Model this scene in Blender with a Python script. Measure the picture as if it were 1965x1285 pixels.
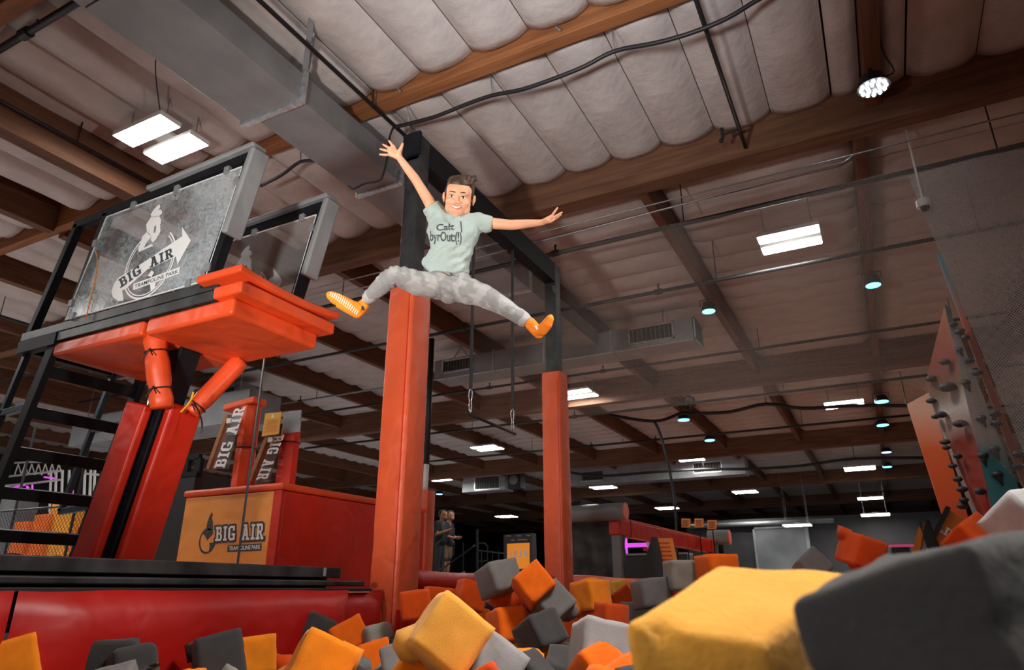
import bpy, bmesh, math, random
from mathutils import Vector, Matrix, Euler, noise
random.seed(7)
PI = math.pi
S = bpy.context.scene
COL = S.collection
for o in list(bpy.data.objects):
    bpy.data.objects.remove(o)

# ------------------------------------------------------------------ camera
# Camera eye is the world origin; it lies on the foam and looks up by 20.3 degrees. The hall's grid runs along world X and Y.
F_PX, CX, CY = 1320.0, 982.5, 642.5
PITCH = math.atan(488 / 1320.0)
YAW = math.radians(27.5)
cd = bpy.data.cameras.new('camera')
cam = bpy.data.objects.new('camera', cd)
COL.objects.link(cam)
cam.rotation_euler = Euler((PI / 2 + PITCH, 0, YAW), 'XYZ')
cd.sensor_width = 36.0
cd.lens = 36.0 * F_PX / 1965.0
cd.clip_start = 0.02
cd.clip_end = 300
cd.dof.use_dof = True
cd.dof.focus_distance = 3.6
cd.dof.aperture_fstop = 4.5
S.camera = cam
# ------------------------------------------------------------------ view, world, photographer's lights, added fill lights
S.view_settings.view_transform = 'Standard'
S.view_settings.look = 'None'
S.view_settings.exposure = 0.0
S.view_settings.gamma = 1.0
S.view_settings.use_curve_mapping = False
S.cycles.max_bounces = 7
S.cycles.diffuse_bounces = 4
S.cycles.glossy_bounces = 3
S.cycles.transmission_bounces = 4
S.cycles.transparent_max_bounces = 12
S.cycles.sample_clamp_indirect = 8.0
W = bpy.data.worlds.new('hall_air')
S.world = W
W.use_nodes = True
W.node_tree.nodes['Background'].inputs['Color'].default_value = (0.55, 0.5, 0.55, 1)
W.node_tree.nodes['Background'].inputs['Strength'].default_value = 0.06

def lamp(name, kind, loc, aim, power, color, size=0.6, spot=None, blend=0.6):
    l = bpy.data.lights.new(name, kind)
    l.energy = power
    l.color = color
    if kind == 'AREA':
        l.shape = 'DISK'
        l.size = size
        if spot:
            l.spread = math.radians(spot)
    elif kind == 'SPOT':
        l.spot_size = math.radians(spot)
        l.spot_blend = blend
        l.shadow_soft_size = size
    else:
        l.shadow_soft_size = size
    o = bpy.data.objects.new(name, l)
    COL.objects.link(o)
    o.location = loc
    d = Vector(aim) - Vector(loc)
    o.rotation_euler = d.to_track_quat('-Z', 'Y').to_euler()
    return o

STROBE = (1.0, 0.94, 0.88)
lamp('strobe_key', 'SPOT', (-2.2, -0.9, 0.30), (-2.9, 2.8, 2.05), 860, STROBE, 0.2, 66, 0.8)
lamp('strobe_side', 'SPOT', (2.0, 2.4, 0.9), (-1.7, 3.0, 1.75), 330, STROBE, 0.18, 50, 0.8)
lamp('strobe_top', 'SPOT', (-0.6, 0.3, 1.4), (-1.5, 3.3, 5.0), 900, (0.93, 0.96, 1.0), 0.25, 60, 0.95)
lamp('added_pit_light', 'SPOT', (0.6, 2.6, 3.4), (-0.4, 1.9, 0.0), 900, STROBE, 0.5, 92, 0.9)  # added above the pit to brighten the foam tops
lamp('added_front_fill', 'SPOT', (-0.4, -0.9, 0.5), (-0.2, 2.6, -0.1), 40, STROBE, 0.3, 70, 0.9)  # added front fill for the foam

# unseen hall lights as area lamps; extra, stronger ones on the left are added fill
for c in ((-0.5, -1.6, 4.5), (5.3, 3.8, 4.5), (5.3, 14.7, 4.5), (-12, 6.2, 4.5), (-6.2, -6.5, 4.5), (-12, -1.6, 4.5), (-17, 14, 4.5), (-17, 6, 4.5), (-17, 22, 4.5), (-12, 1.5, 4.5)):
    l = lamp('hall_fill_light', 'AREA', c, (c[0], c[1], 0), 58 if c[0] > -11 else 150, (1.0, 0.97, 0.92), 0.65)
# ------------------------------------------------------------------ pixel ray helper: a photo pixel met with a real plane of the hall
_h = Vector((-math.sin(YAW), math.cos(YAW), 0))
_r = Vector((math.cos(YAW), math.sin(YAW), 0))
_u3 = Vector((0, 0, 1))
_fw = _h * math.cos(PITCH) + _u3 * math.sin(PITCH)
_up = _u3 * math.cos(PITCH) - _h * math.sin(PITCH)
def ray(x, y):
    return _fw + _r * ((x - CX) / F_PX) - _up * ((y - CY) / F_PX)
def onx(x, y, X):
    d = ray(x, y); return d * (X / d.x)
def ony(x, y, Y):
    d = ray(x, y); return d * (Y / d.y)
def onz(x, y, Z):
    d = ray(x, y); return d * (Z / d.z)
def ond(x, y, D):
    return ray(x, y) * D

# ------------------------------------------------------------------ materials
MATS = {}
def mat(name, color, rough=0.6, metal=0.0, var=0.0, vscale=8.0, bump=0.0, bscale=40.0, emit=None, estr=0.0, alpha=None,
        spec=0.5, bdist=0.01, var2=None, sheen=0.0, trans=0.0, detail=4.0):
    m = bpy.data.materials.new(name)
    m.use_nodes = True
    nt = m.node_tree
    b = nt.nodes['Principled BSDF']
    b.inputs['Roughness'].default_value = rough
    b.inputs['Metallic'].default_value = metal
    b.inputs['Specular IOR Level'].default_value = spec
    b.inputs['Base Color'].default_value = (*color, 1)
    if sheen:
        b.inputs['Sheen Weight'].default_value = sheen
    if trans:
        b.inputs['Transmission Weight'].default_value = trans
    tc = nt.nodes.new('ShaderNodeTexCoord')
    if var or var2:
        n = nt.nodes.new('ShaderNodeTexNoise')
        n.inputs['Scale'].default_value = vscale
        n.inputs['Detail'].default_value = detail
        nt.links.new(tc.outputs['Object'], n.inputs['Vector'])
        r = nt.nodes.new('ShaderNodeValToRGB')
        c2 = var2 or tuple(max(0, c * (1 - var)) for c in color)
        c1 = color if var2 else tuple(min(1, c * (1 + var)) for c in color)
        r.color_ramp.elements[0].position = 0.35
        r.color_ramp.elements[1].position = 0.65
        r.color_ramp.elements[0].color = (*c2, 1)
        r.color_ramp.elements[1].color = (*c1, 1)
        nt.links.new(n.outputs['Fac'], r.inputs['Fac'])
        nt.links.new(r.outputs['Color'], b.inputs['Base Color'])
    if bump:
        n2 = nt.nodes.new('ShaderNodeTexNoise')
        n2.inputs['Scale'].default_value = bscale
        n2.inputs['Detail'].default_value = 5
        nt.links.new(tc.outputs['Object'], n2.inputs['Vector'])
        bp = nt.nodes.new('ShaderNodeBump')
        bp.inputs['Strength'].default_value = bump
        bp.inputs['Distance'].default_value = bdist
        nt.links.new(n2.outputs['Fac'], bp.inputs['Height'])
        nt.links.new(bp.outputs['Normal'], b.inputs['Normal'])
    if emit:
        b.inputs['Emission Color'].default_value = (*emit, 1)
        b.inputs['Emission Strength'].default_value = estr
    if alpha is not None:
        b.inputs['Alpha'].default_value = alpha
    MATS[name] = m
    return m

def wood(name, c1, c2, axis, scale=1.0, rough=0.7):
    """wood grain stretched along a world axis"""
    m = mat(name, c1, rough)
    nt = m.node_tree
    b = nt.nodes['Principled BSDF']
    tc = nt.nodes.new('ShaderNodeTexCoord')
    mp = nt.nodes.new('ShaderNodeMapping')
    sc = [9.0 * scale] * 3
    sc[axis] = 0.7 * scale
    mp.inputs['Scale'].default_value = sc
    nt.links.new(tc.outputs['Object'], mp.inputs['Vector'])
    n = nt.nodes.new('ShaderNodeTexNoise')
    n.inputs['Scale'].default_value = 1.6
    n.inputs['Detail'].default_value = 7
    n.inputs['Distortion'].default_value = 0.6
    nt.links.new(mp.outputs['Vector'], n.inputs['Vector'])
    r = nt.nodes.new('ShaderNodeValToRGB')
    r.color_ramp.elements[0].position = 0.32
    r.color_ramp.elements[1].position = 0.68
    r.color_ramp.elements[0].color = (*c2, 1)
    r.color_ramp.elements[1].color = (*c1, 1)
    nt.links.new(n.outputs['Fac'], r.inputs['Fac'])
    nt.links.new(r.outputs['Color'], b.inputs['Base Color'])
    bp = nt.nodes.new('ShaderNodeBump')
    bp.inputs['Strength'].default_value = 0.25
    bp.inputs['Distance'].default_value = 0.01
    nt.links.new(n.outputs['Fac'], bp.inputs['Height'])
    nt.links.new(bp.outputs['Normal'], b.inputs['Normal'])
    return m

def vinyl(name, color, rough=0.42, wr=0.35, wscale=5.0):
    """coated padding cloth with soft folds and a fine leather grain"""
    m = mat(name, color, rough, var=0.08, vscale=3.0)
    nt = m.node_tree
    b = nt.nodes['Principled BSDF']
    tc = nt.nodes.new('ShaderNodeTexCoord')
    n = nt.nodes.new('ShaderNodeTexNoise')
    n.inputs['Scale'].default_value = wscale
    n.inputs['Detail'].default_value = 1.5
    n.inputs['Distortion'].default_value = 0.35
    nt.links.new(tc.outputs['Object'], n.inputs['Vector'])
    n3 = nt.nodes.new('ShaderNodeTexNoise')
    n3.inputs['Scale'].default_value = 420
    nt.links.new(tc.outputs['Object'], n3.inputs['Vector'])
    b1 = nt.nodes.new('ShaderNodeBump')
    b1.inputs['Strength'].default_value = wr
    b1.inputs['Distance'].default_value = 0.05
    nt.links.new(n.outputs['Fac'], b1.inputs['Height'])
    b2 = nt.nodes.new('ShaderNodeBump')
    b2.inputs['Strength'].default_value = 0.12
    b2.inputs['Distance'].default_value = 0.002
    nt.links.new(n3.outputs['Fac'], b2.inputs['Height'])
    nt.links.new(b1.outputs['Normal'], b2.inputs['Normal'])
    nt.links.new(b2.outputs['Normal'], b.inputs['Normal'])
    return m

M_ORANGE = vinyl('vinyl_orange_red', (0.80, 0.085, 0.018))
M_RED = vinyl('vinyl_red', (0.62, 0.022, 0.006))
M_PITRED = vinyl('vinyl_deep_red', (0.42, 0.004, 0.0015), 0.45)
M_PILLAR = vinyl('vinyl_post_orange', (0.70, 0.10, 0.03), 0.45, 0.35, 7.0)
M_BANNER = vinyl('vinyl_amber', (0.95, 0.36, 0.07), 0.45, 0.5, 3.5)
M_GREYPAD = vinyl('vinyl_grey', (0.25, 0.26, 0.27), 0.5)
M_BLACKPAD = vinyl('vinyl_black', (0.20, 0.203, 0.208), 0.4)
M_STEEL = mat('black_painted_steel', (0.006, 0.007, 0.010), 0.6, 0.0, spec=0.25, var=0.3, vscale=12, bump=0.05, bscale=60)
M_STEELW = mat('worn_black_steel', (0.035, 0.036, 0.038), 0.45, 0.25, var=0.6, vscale=5, bump=0.06, bscale=50)
M_GALV = mat('galvanised_sheet', (0.30, 0.315, 0.33), 0.55, 0.35, var=0.10, vscale=3, bump=0.05, bscale=14)
M_GALVB = mat('bright_galvanised_edge', (0.62, 0.67, 0.70), 0.32, 0.75, var=0.2, vscale=20)
M_DARK = mat('dark_grille', (0.02, 0.02, 0.022), 0.6)
M_GRILLE = mat('grille_grey', (0.22, 0.22, 0.22), 0.5, 0.3)
M_BATT = mat('insulation_facing', (0.56, 0.51, 0.49), 0.5, var=0.10, vscale=2.2, bump=0.35, bscale=7, bdist=0.05)
M_WOODX = wood('hazed_girder_wood', (0.22, 0.105, 0.055), (0.115, 0.05, 0.026), 0)  # haze put into this wood's colour, duller than the near beam
M_WOODA = wood('near_beam_wood', (0.33, 0.125, 0.042), (0.19, 0.065, 0.021), 0)
M_WOODY = wood('purlin_wood', (0.19, 0.078, 0.036), (0.10, 0.04, 0.019), 1)
M_WOODL = wood('light_joist_wood', (0.42, 0.21, 0.09), (0.28, 0.12, 0.045), 0)
M_DECKW = mat('roof_plywood', (0.22, 0.10, 0.045), 0.8, var=0.3, vscale=3)
M_PIPE = mat('black_sprinkler_pipe', (0.02, 0.02, 0.022), 0.42, 0.2)
M_CHROME = mat('chrome', (0.7, 0.7, 0.72), 0.2, 1.0)
M_BRASS = mat('brass', (0.55, 0.35, 0.12), 0.35, 0.9)
M_CABLE = mat('black_cable', (0.012, 0.012, 0.014), 0.5)
M_WIRE = mat('steel_wire', (0.32, 0.34, 0.36), 0.4, 0.7)
M_FLOOR = mat('dark_floor', (0.035, 0.034, 0.036), 0.6, var=0.3, vscale=2)
M_FLOORW = mat('pale_bounce_floor', (0.50, 0.47, 0.48), 0.8, var=0.1, vscale=2)  # unseen floor made pale to bounce light onto the left ceiling
M_FLOORL = mat('warm_bounce_floor', (0.50, 0.24, 0.15), 0.7, var=0.2, vscale=2)  # unseen floor toned warm to bounce orange light onto the roof
M_WALL = mat('charcoal_wall', (0.035, 0.034, 0.037), 0.75, var=0.2, vscale=1)
M_CURTAIN = mat('black_netting_drape', (0.07, 0.071, 0.074), 0.8, var=0.4, vscale=3, bump=0.5, bscale=3, bdist=0.1)
M_LAMP = mat('lamp_panel', (1, 1, 1), 0.5, emit=(1.0, 0.97, 0.92), estr=55.0)
M_WHITE = mat('white_paint', (0.75, 0.75, 0.74), 0.55)
M_WHITEPR = mat('white_print', (0.86, 0.87, 0.87), 0.6)
M_DARKPR = mat('dark_print', (0.035, 0.045, 0.055), 0.6)
M_CYAN = mat('cyan_lamp', (0.3, 0.9, 1), 0.4, emit=(0.08, 0.72, 1.0), estr=9.0)
M_BLUE = mat('blue_lamp', (0.3, 0.4, 1), 0.4, emit=(0.12, 0.25, 1.0), estr=9.0)
M_LED = mat('white_led', (1, 1, 1), 0.4, emit=(0.9, 0.97, 1.0), estr=40.0)
M_PURPLE = mat('purple_lamp', (0.8, 0.2, 0.9), 0.4, emit=(0.75, 0.06, 0.85), estr=0.8)
M_PINKDIM = mat('dim_pink_strip', (0.6, 0.1, 0.3), 0.4, emit=(0.8, 0.08, 0.22), estr=0.35)
M_POSTER = mat('glowing_orange_poster', (0.8, 0.3, 0.03), 0.4, emit=(0.85, 0.26, 0.015), estr=0.45)  # poster given its own glow to brighten it
M_ORSIGN = mat('orange_sign', (0.80, 0.24, 0.02), 0.5, var=0.08, vscale=6)
M_YELSIGN = mat('yellow_sign', (0.88, 0.42, 0.015), 0.5)
M_TEAL = mat('dark_teal_steel', (0.03, 0.075, 0.105), 0.4, 0.1, var=0.2, vscale=10)

# ------------------------------------------------------------------ mesh helpers
class MB:
    def __init__(s):
        s.v = []; s.f = []; s.mi = []; s.cur = 0
    def add(s, vs, fs):
        b = len(s.v)
        s.v += [tuple(x) for x in vs]
        s.f += [tuple(b + i for i in f) for f in fs]
        s.mi += [s.cur] * len(fs)
        return s
    def box(s, lo, hi, M=None):
        (x0, y0, z0), (x1, y1, z1) = lo, hi
        vs = [Vector(p) for p in ((x0, y0, z0), (x1, y0, z0), (x1, y1, z0), (x0, y1, z0), (x0, y0, z1), (x1, y0, z1), (x1, y1, z1), (x0, y1, z1))]
        if M:
            vs = [M @ p for p in vs]
        return s.add(vs, [(0, 3, 2, 1), (4, 5, 6, 7), (0, 1, 5, 4), (1, 2, 6, 5), (2, 3, 7, 6), (3, 0, 4, 7)])
    def cbox(s, c, d, M=None):
        return s.box([c[i] - d[i] / 2 for i in range(3)], [c[i] + d[i] / 2 for i in range(3)], M)
    def hexa(s, a, b):
        """a, b: four corners each (bottom ring, top ring)"""
        return s.add(list(a) + list(b), [(3, 2, 1, 0), (4, 5, 6, 7), (0, 1, 5, 4), (1, 2, 6, 5), (2, 3, 7, 6), (3, 0, 4, 7)])
    def bar(s, p, q, w, d, side=Vector((0, 1, 0))):
        """rectangular bar p->q; w across SIDE, d across the other way"""
        p, q = Vector(p), Vector(q)
        t = (q - p).normalized()
        b = t.cross(Vector(side)).normalized()
        a = b.cross(t).normalized()
        r = lambda c: [c - a * w / 2 - b * d / 2, c + a * w / 2 - b * d / 2, c + a * w / 2 + b * d / 2, c - a * w / 2 + b * d / 2]
        return s.hexa(r(p), r(q))
    def tube(s, pts, r, n=8, cap=True):
        pts = [Vector(p) for p in pts]
        rings = []
        ref = Vector((0.13, 0.31, 0.94)).normalized()
        rr = r if isinstance(r, (list, tuple)) else [r] * len(pts)
        for i, p in enumerate(pts):
            t = (pts[min(i + 1, len(pts) - 1)] - pts[max(i - 1, 0)]).normalized()
            a = t.cross(ref)
            if a.length < 0.05:
                a = t.cross(Vector((1, 0, 0)))
            a.normalize()
            b = t.cross(a).normalized()
            rings.append([p + (a * math.cos(2 * PI * k / n) + b * math.sin(2 * PI * k / n)) * rr[i] for k in range(n)])
        vs = [v for ring in rings for v in ring]
        fs = []
        for i in range(len(pts) - 1):
            for k in range(n):
                fs.append((i * n + k, i * n + (k + 1) % n, (i + 1) * n + (k + 1) % n, (i + 1) * n + k))
        if cap:
            fs.append(tuple(range(n - 1, -1, -1)))
            fs.append(tuple((len(pts) - 1) * n + k for k in range(n)))
        return s.add(vs, fs)
    def poly(s, pts):
        return s.add(pts, [tuple(range(len(pts)))])
    def prism(s, pts, off):
        pts = [Vector(p) for p in pts]
        off = Vector(off)
        n = len(pts)
        fs = [tuple(range(n)), tuple(range(2 * n - 1, n - 1, -1))]
        fs += [(i, n + i, n + (i + 1) % n, (i + 1) % n) for i in range(n)]
        return s.add(pts + [p + off for p in pts], fs)
    def sphere(s, c, r, n=8, m=6, sq=(1, 1, 1)):
        c = Vector(c)
        vs = [c + Vector((0, 0, r * sq[2]))]
        for j in range(1, m):
            for k in range(n):
                a, b = PI * j / m, 2 * PI * k / n
                vs.append(c + Vector((r * sq[0] * math.sin(a) * math.cos(b), r * sq[1] * math.sin(a) * math.sin(b), r * sq[2] * math.cos(a))))
        vs.append(c - Vector((0, 0, r * sq[2])))
        fs = [(0, 1 + k, 1 + (k + 1) % n) for k in range(n)]
        for j in range(m - 2):
            for k in range(n):
                a = 1 + j * n
                fs.append((a + k, a + n + k, a + n + (k + 1) % n, a + (k + 1) % n))
        e = len(vs) - 1
        fs += [(e, e - n + (k + 1) % n, e - n + k) for k in range(n)]
        return s.add(vs, fs)
    def mesh(s, name):
        me = bpy.data.meshes.new(name)
        me.from_pydata(s.v, [], s.f)
        return me
    def build(s, name, m, parent=None, bevel=0.0, seg=2, smooth=False, sub=0):
        me = s.mesh(name)
        ms = m if isinstance(m, (list, tuple)) else [m]
        for x in ms:
            me.materials.append(x)
        if len(ms) > 1:
            me.polygons.foreach_set('material_index', s.mi)
        bm = bmesh.new()
        bm.from_mesh(me)
        bmesh.ops.recalc_face_normals(bm, faces=bm.faces)
        bm.to_mesh(me)
        bm.free()
        if smooth or bevel:
            me.polygons.foreach_set('use_smooth', [True] * len(me.polygons))
        o = link(name, me, parent)
        if bevel:
            bv = o.modifiers.new('edge', 'BEVEL')
            bv.width = bevel
            bv.segments = seg
            bv.limit_method = 'ANGLE'
            bv.angle_limit = math.radians(40)
            bv.harden_normals = True
        if sub:
            sd = o.modifiers.new('sub', 'SUBSURF')
            sd.levels = sd.render_levels = sub
        return o

def link(name, data, parent=None):
    o = bpy.data.objects.new(name, data)
    COL.objects.link(o)
    if parent is not None:
        o.parent = parent
        pl = parent
        off = Vector((0, 0, 0))
        while pl is not None:
            off += Vector(pl.location)
            pl = pl.parent
        o.location = -off if data is not None and off.length else (0, 0, 0)
        if data is None:
            o.location = (0, 0, 0)
    return o

def tag(o, label=None, cat=None, group=None, kind=None):
    if label: o['label'] = label
    if cat: o['category'] = cat
    if group: o['group'] = group
    if kind: o['kind'] = kind
    return o

def thing(name, label, cat, loc=(0, 0, 0), group=None, kind=None):
    o = link(name, None)
    o.location = loc
    o.empty_display_size = 0.05
    return tag(o, label, cat, group, kind)

def lerp(a, b, t):
    return Vector(a) * (1 - t) + Vector(b) * t

# ---- lettering
GLYPH = {
    'B': (7.2, [[(0, 8.4), (5, 8.4), (6.2, 9.2), (5, 10), (0, 10)], [(1, 0), (3, 0), (3, 10), (1, 10)], [(1, 4.4), (5.4, 4.4), (5.4, 5.8), (1, 5.8)],
                [(0, 0), (5.6, 0), (6.6, 0.9), (5.6, 1.6), (0, 1.6)], [(4.7, 5), (6.4, 6), (6.4, 9), (4.7, 9.6)], [(5, 0.5), (7, 1.4), (7, 4.2), (5.6, 5.3), (5, 5.3)]]),
    'I': (4.2, [[(0, 0), (4, 0), (4, 1.6), (0, 1.6)], [(0, 8.4), (4, 8.4), (4, 10), (0, 10)], [(1, 0), (3, 0), (3, 10), (1, 10)]]),
    'G': (7.6, [[(0, 1.8), (1.4, 0.5), (2.2, 1.5), (2.2, 8.5), (1.4, 9.5), (0, 8.2)], [(1.2, 8.3), (5.4, 8.3), (5.4, 9.6), (4.4, 10), (2.2, 10), (1.2, 9.4)],
                [(1.2, 0.6), (2.2, 0), (5.4, 0), (5.4, 1.6), (1.2, 1.6)], [(5, 6.6), (6.8, 6.6), (6.8, 10), (5.8, 10), (5, 9.4)], [(5, 0.2), (7, 0.2), (7, 4.6), (5, 4.6)],
                [(3.7, 3.3), (7.4, 3.3), (7.4, 4.8), (3.7, 4.8)]]),
    'A': (8.6, [[(0.9, 0), (2.7, 0), (5.0, 10), (3.1, 10)], [(5.3, 0), (7.3, 0), (5.4, 10), (3.4, 10)], [(2, 2.8), (6.2, 2.8), (6.0, 4.2), (2.3, 4.2)],
                [(0, 0), (3.4, 0), (3.4, 1.5), (0, 1.5)], [(4.8, 0), (8.4, 0), (8.4, 1.5), (4.8, 1.5)], [(2.0, 8.6), (5.3, 8.6), (5.3, 10), (2.0, 10)]]),
    'R': (7.8, [[(0, 8.4), (5, 8.4), (6.4, 9.2), (5, 10), (0, 10)], [(1, 0), (3, 0), (3, 10), (1, 10)], [(1, 4.2), (5.4, 4.2), (5.4, 5.6), (1, 5.6)],
                [(0, 0), (3.8, 0), (3.8, 1.6), (0, 1.6)], [(4.8, 4.6), (6.6, 5.6), (6.6, 8.9), (4.8, 9.6)], [(3.4, 4.6), (5.2, 4.6), (7.0, 1.2), (5.4, 0.4)],
                [(5.0, 0), (7.7, 0), (7.7, 1.5), (5.0, 1.5)]]),
    'L': (7.0, [[(1, 0), (3, 0), (3, 10), (1, 10)], [(0, 0), (6.4, 0), (6.4, 1.6), (0, 1.6)], [(5, 0), (6.6, 0), (6.6, 3.6), (5, 3.6)], [(0, 8.4), (4, 8.4), (4, 10), (0, 10)]]),
    'E': (7.0, [[(1, 0), (3, 0), (3, 10), (1, 10)], [(0, 0), (6.4, 0), (6.4, 1.6), (0, 1.6)], [(0, 8.4), (6.2, 8.4), (6.2, 10), (0, 10)], [(5, 0), (6.6, 0), (6.6, 3.2), (5, 3.2)],
                [(5, 7), (6.4, 7), (6.4, 10), (5, 10)], [(1, 4.3), (4.8, 4.3), (4.8, 5.8), (1, 5.8)]]),
    ' ': (3.4, []),
}
def slab_width(t):
    return sum(GLYPH[c][0] + 0.9 for c in t) - 0.9
def slab(mb, text, org, u, v, nrm=Vector((0, -1, 0)), thick=0.0, grow=0.0):
    """slab-serif lettering: u spans the word's whole width, v one cap height"""
    org, u, v = Vector(org), Vector(u), Vector(v)
    w = slab_width(text)
    x = 0.0
    for c in text:
        cw, polys = GLYPH[c]
        for pi_, p in enumerate(polys):          # each stroke a hair above the last, so that none share a plane
            cxm = sum(a for a, b in p) / len(p); cym = sum(b for a, b in p) / len(p)
            q = []
            for a, b in p:
                a2 = a + (grow if a > cxm else -grow); b2 = b + (grow if b > cym else -grow)
                q.append(org + u * ((x + a2) / w) + v * (b2 / 10.0) + nrm * (0.0004 * pi_))
            if thick:
                mb.prism(q, Vector(nrm) * thick)
            else:
                mb.poly(q)
        x += cw + 0.9
    return mb

def text_polys(txt, org, u, v, offset=0.0, shear=0.0, align=None):
    """plain sans lettering turned into a mesh: u spans the width, v the cap height"""
    c = bpy.data.curves.new('lettering', 'FONT')
    c.body = txt
    c.size = 1.0
    c.offset = offset
    c.shear = shear
    c.resolution_u = 3
    o = bpy.data.objects.new('lettering', c)
    COL.objects.link(o)
    dg = bpy.context.evaluated_depsgraph_get()
    me = bpy.data.meshes.new_from_object(o.evaluated_get(dg))
    COL.objects.unlink(o)
    bpy.data.objects.remove(o)
    xs = [q.co.x for q in me.vertices]; ys = [q.co.y for q in me.vertices]
    x0, x1, y0, y1 = min(xs), max(xs), min(ys), max(ys)
    org, u, v = Vector(org), Vector(u), Vector(v)
    vs = [org + u * ((q.co.x - x0) / (x1 - x0)) + v * ((q.co.y - y0) / (y1 - y0)) for q in me.vertices]
    fs = [tuple(p.vertices) for p in me.polygons]
    bpy.data.meshes.remove(me)
    return vs, fs
# ================================================================== THE SETTING
ZR = 5.0                                        # underside of the roof joists above the eye
FY = [7.0, 15.85, 24.6, 33.4, 42.2, 51.0]       # big girders along X
ceiling = MB().box((-30, -10, ZR + 0.22), (14, 60, ZR + 0.3)).build('ceiling', M_DECKW)
tag(ceiling, kind='structure')

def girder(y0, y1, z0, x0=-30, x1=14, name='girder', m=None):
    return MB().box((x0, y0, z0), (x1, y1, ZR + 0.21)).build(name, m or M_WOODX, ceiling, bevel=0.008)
def purlin(x0, x1, ya, yb, z0):
    return MB().box((x0, ya, z0), (x1, yb, ZR + 0.21)).build('purlin', M_WOODY, ceiling, bevel=0.006)

girder(2.06, 2.22, 4.83, m=M_WOODA)
girder(4.65, 4.79, 4.80, m=M_WOODA)
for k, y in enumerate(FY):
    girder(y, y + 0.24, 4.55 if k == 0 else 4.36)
PX = [-26.4 + 2.44 * k for k in range(17)]      # purlins between the girders, on an 8 foot grid
PX = [0.46 + 2.44 * k for k in range(-11, 5)]
for k in range(len(FY) - 1):
    for x in PX:
        purlin(x - 0.06, x + 0.06, FY[k] + 0.24, FY[k + 1], 4.60)
for ya, yb in ((-9, 2.06), (2.22, 4.65), (4.79, 7.0)):
    purlin(-7.52, -7.32, ya, yb, 4.42)
    for x in (-9.86, -12.2, -14.7, 0.55, 3.0, 5.4):
        purlin(x, x + 0.15, ya, yb, 4.74)

def batt_mesh(w, L, sag, seed, nx=9, ny=12):
    """one paper faced insulation batt, bulging down between two joists; runs along Y, origin at its middle"""
    rnd = random.Random(seed)
    ox = rnd.random() * 50
    vs, fs = [], []
    for j in range(ny + 1):
        t = j / ny
        t = 0.5 - 0.5 * math.cos(PI * t) if 0 < j < ny else t
        y = (t - 0.5) * L
        e = min(1.0, min(t, 1 - t) * L / 0.16)
        e = math.sqrt(max(0, 1 - (1 - e) ** 2))
        for i in range(nx + 1):
            s = i / nx * 2 - 1
            a = (1 - abs(s) ** 2.6)
            wob = noise.noise(Vector((s * 1.3 + ox, y * 1.6, seed))) * 0.022 + noise.noise(Vector((s * 4 + ox, y * 5, seed))) * 0.007
            ed = 0.013 * math.sin(y * 9 + ox) * (1 if e < 1 else 0.5)
            vs.append((s * (w / 2 - 0.004) , y + ed * (1 - e), -(sag + wob) * a * (0.35 + 0.65 * e) if e > 0 else 0.05))
    n = nx + 1
    for j in range(ny):
        for i in range(nx):
            fs.append((j * n + i, j * n + i + 1, (j + 1) * n + i + 1, (j + 1) * n + i))
    me = bpy.data.meshes.new('insulation_batt')
    me.from_pydata(vs, [], fs)
    me.materials.append(M_BATT)
    me.polygons.foreach_set('use_smooth', [True] * len(me.polygons))
    return me

def place_batt(me, loc, rz=0.0):
    o = bpy.data.objects.new('insulation_batt', me)
    COL.objects.link(o)
    o.parent = ceiling
    o.location = loc
    o.rotation_euler = (0, 0, rz)
    return o

# near bays: batts run along Y between the thin joists
edges = []
x = 0.25
run = []
while x > -7.2:
    run.append((x - 0.62 / 2, 0.62)); x -= 0.62
run += [(0.40, 0.28), (0.83, 0.24), (1.27, 0.62), (1.89, 0.62), (2.51, 0.62), (3.45, 0.6), (4.07, 0.6)]
x = -7.54
while x > -14.5:
    if -9.95 < x - 0.3 < -9.5:
        x = -9.88
    if -12.3 < x - 0.3 < -11.9:
        x = -12.22
    run.append((x - 0.29, 0.58)); x -= 0.585
cache = {}
for ya, yb, sg in ((2.23, 4.66, 0.13), (4.80, 7.02, 0.12)):
    for i, (xc, w) in enumerate(run):
        key = (round(w, 2), ya, i % 4)
        if key not in cache:
            cache[key] = batt_mesh(w, yb - ya, sg * (1 if w > 0.4 else 0.55), i % 4 + ya)
        place_batt(cache[key], (xc, (ya + yb) / 2, ZR))
# girder bays: batts run along X between the purlins
for k in (0, 1):
    ms = [batt_mesh(0.615, 2.33, 0.085, 40 + q, 7, 6) for q in range(3)]
    ny = 14
    pit = (FY[k + 1] - FY[k] - 0.24) / ny
    for ci in range(len(PX) - 1):
        xc = (PX[ci] + PX[ci + 1]) / 2
        if xc < (-17.5 if k == 0 else -21.5) or xc > 4.5:
            continue
        for j in range(ny):
            if k == 1 and (xc < -19 or xc > 2):
                continue
            place_batt(ms[(j + ci) % 3], (xc, FY[k] + 0.24 + pit * (j + 0.5), ZR), PI / 2)
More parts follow.
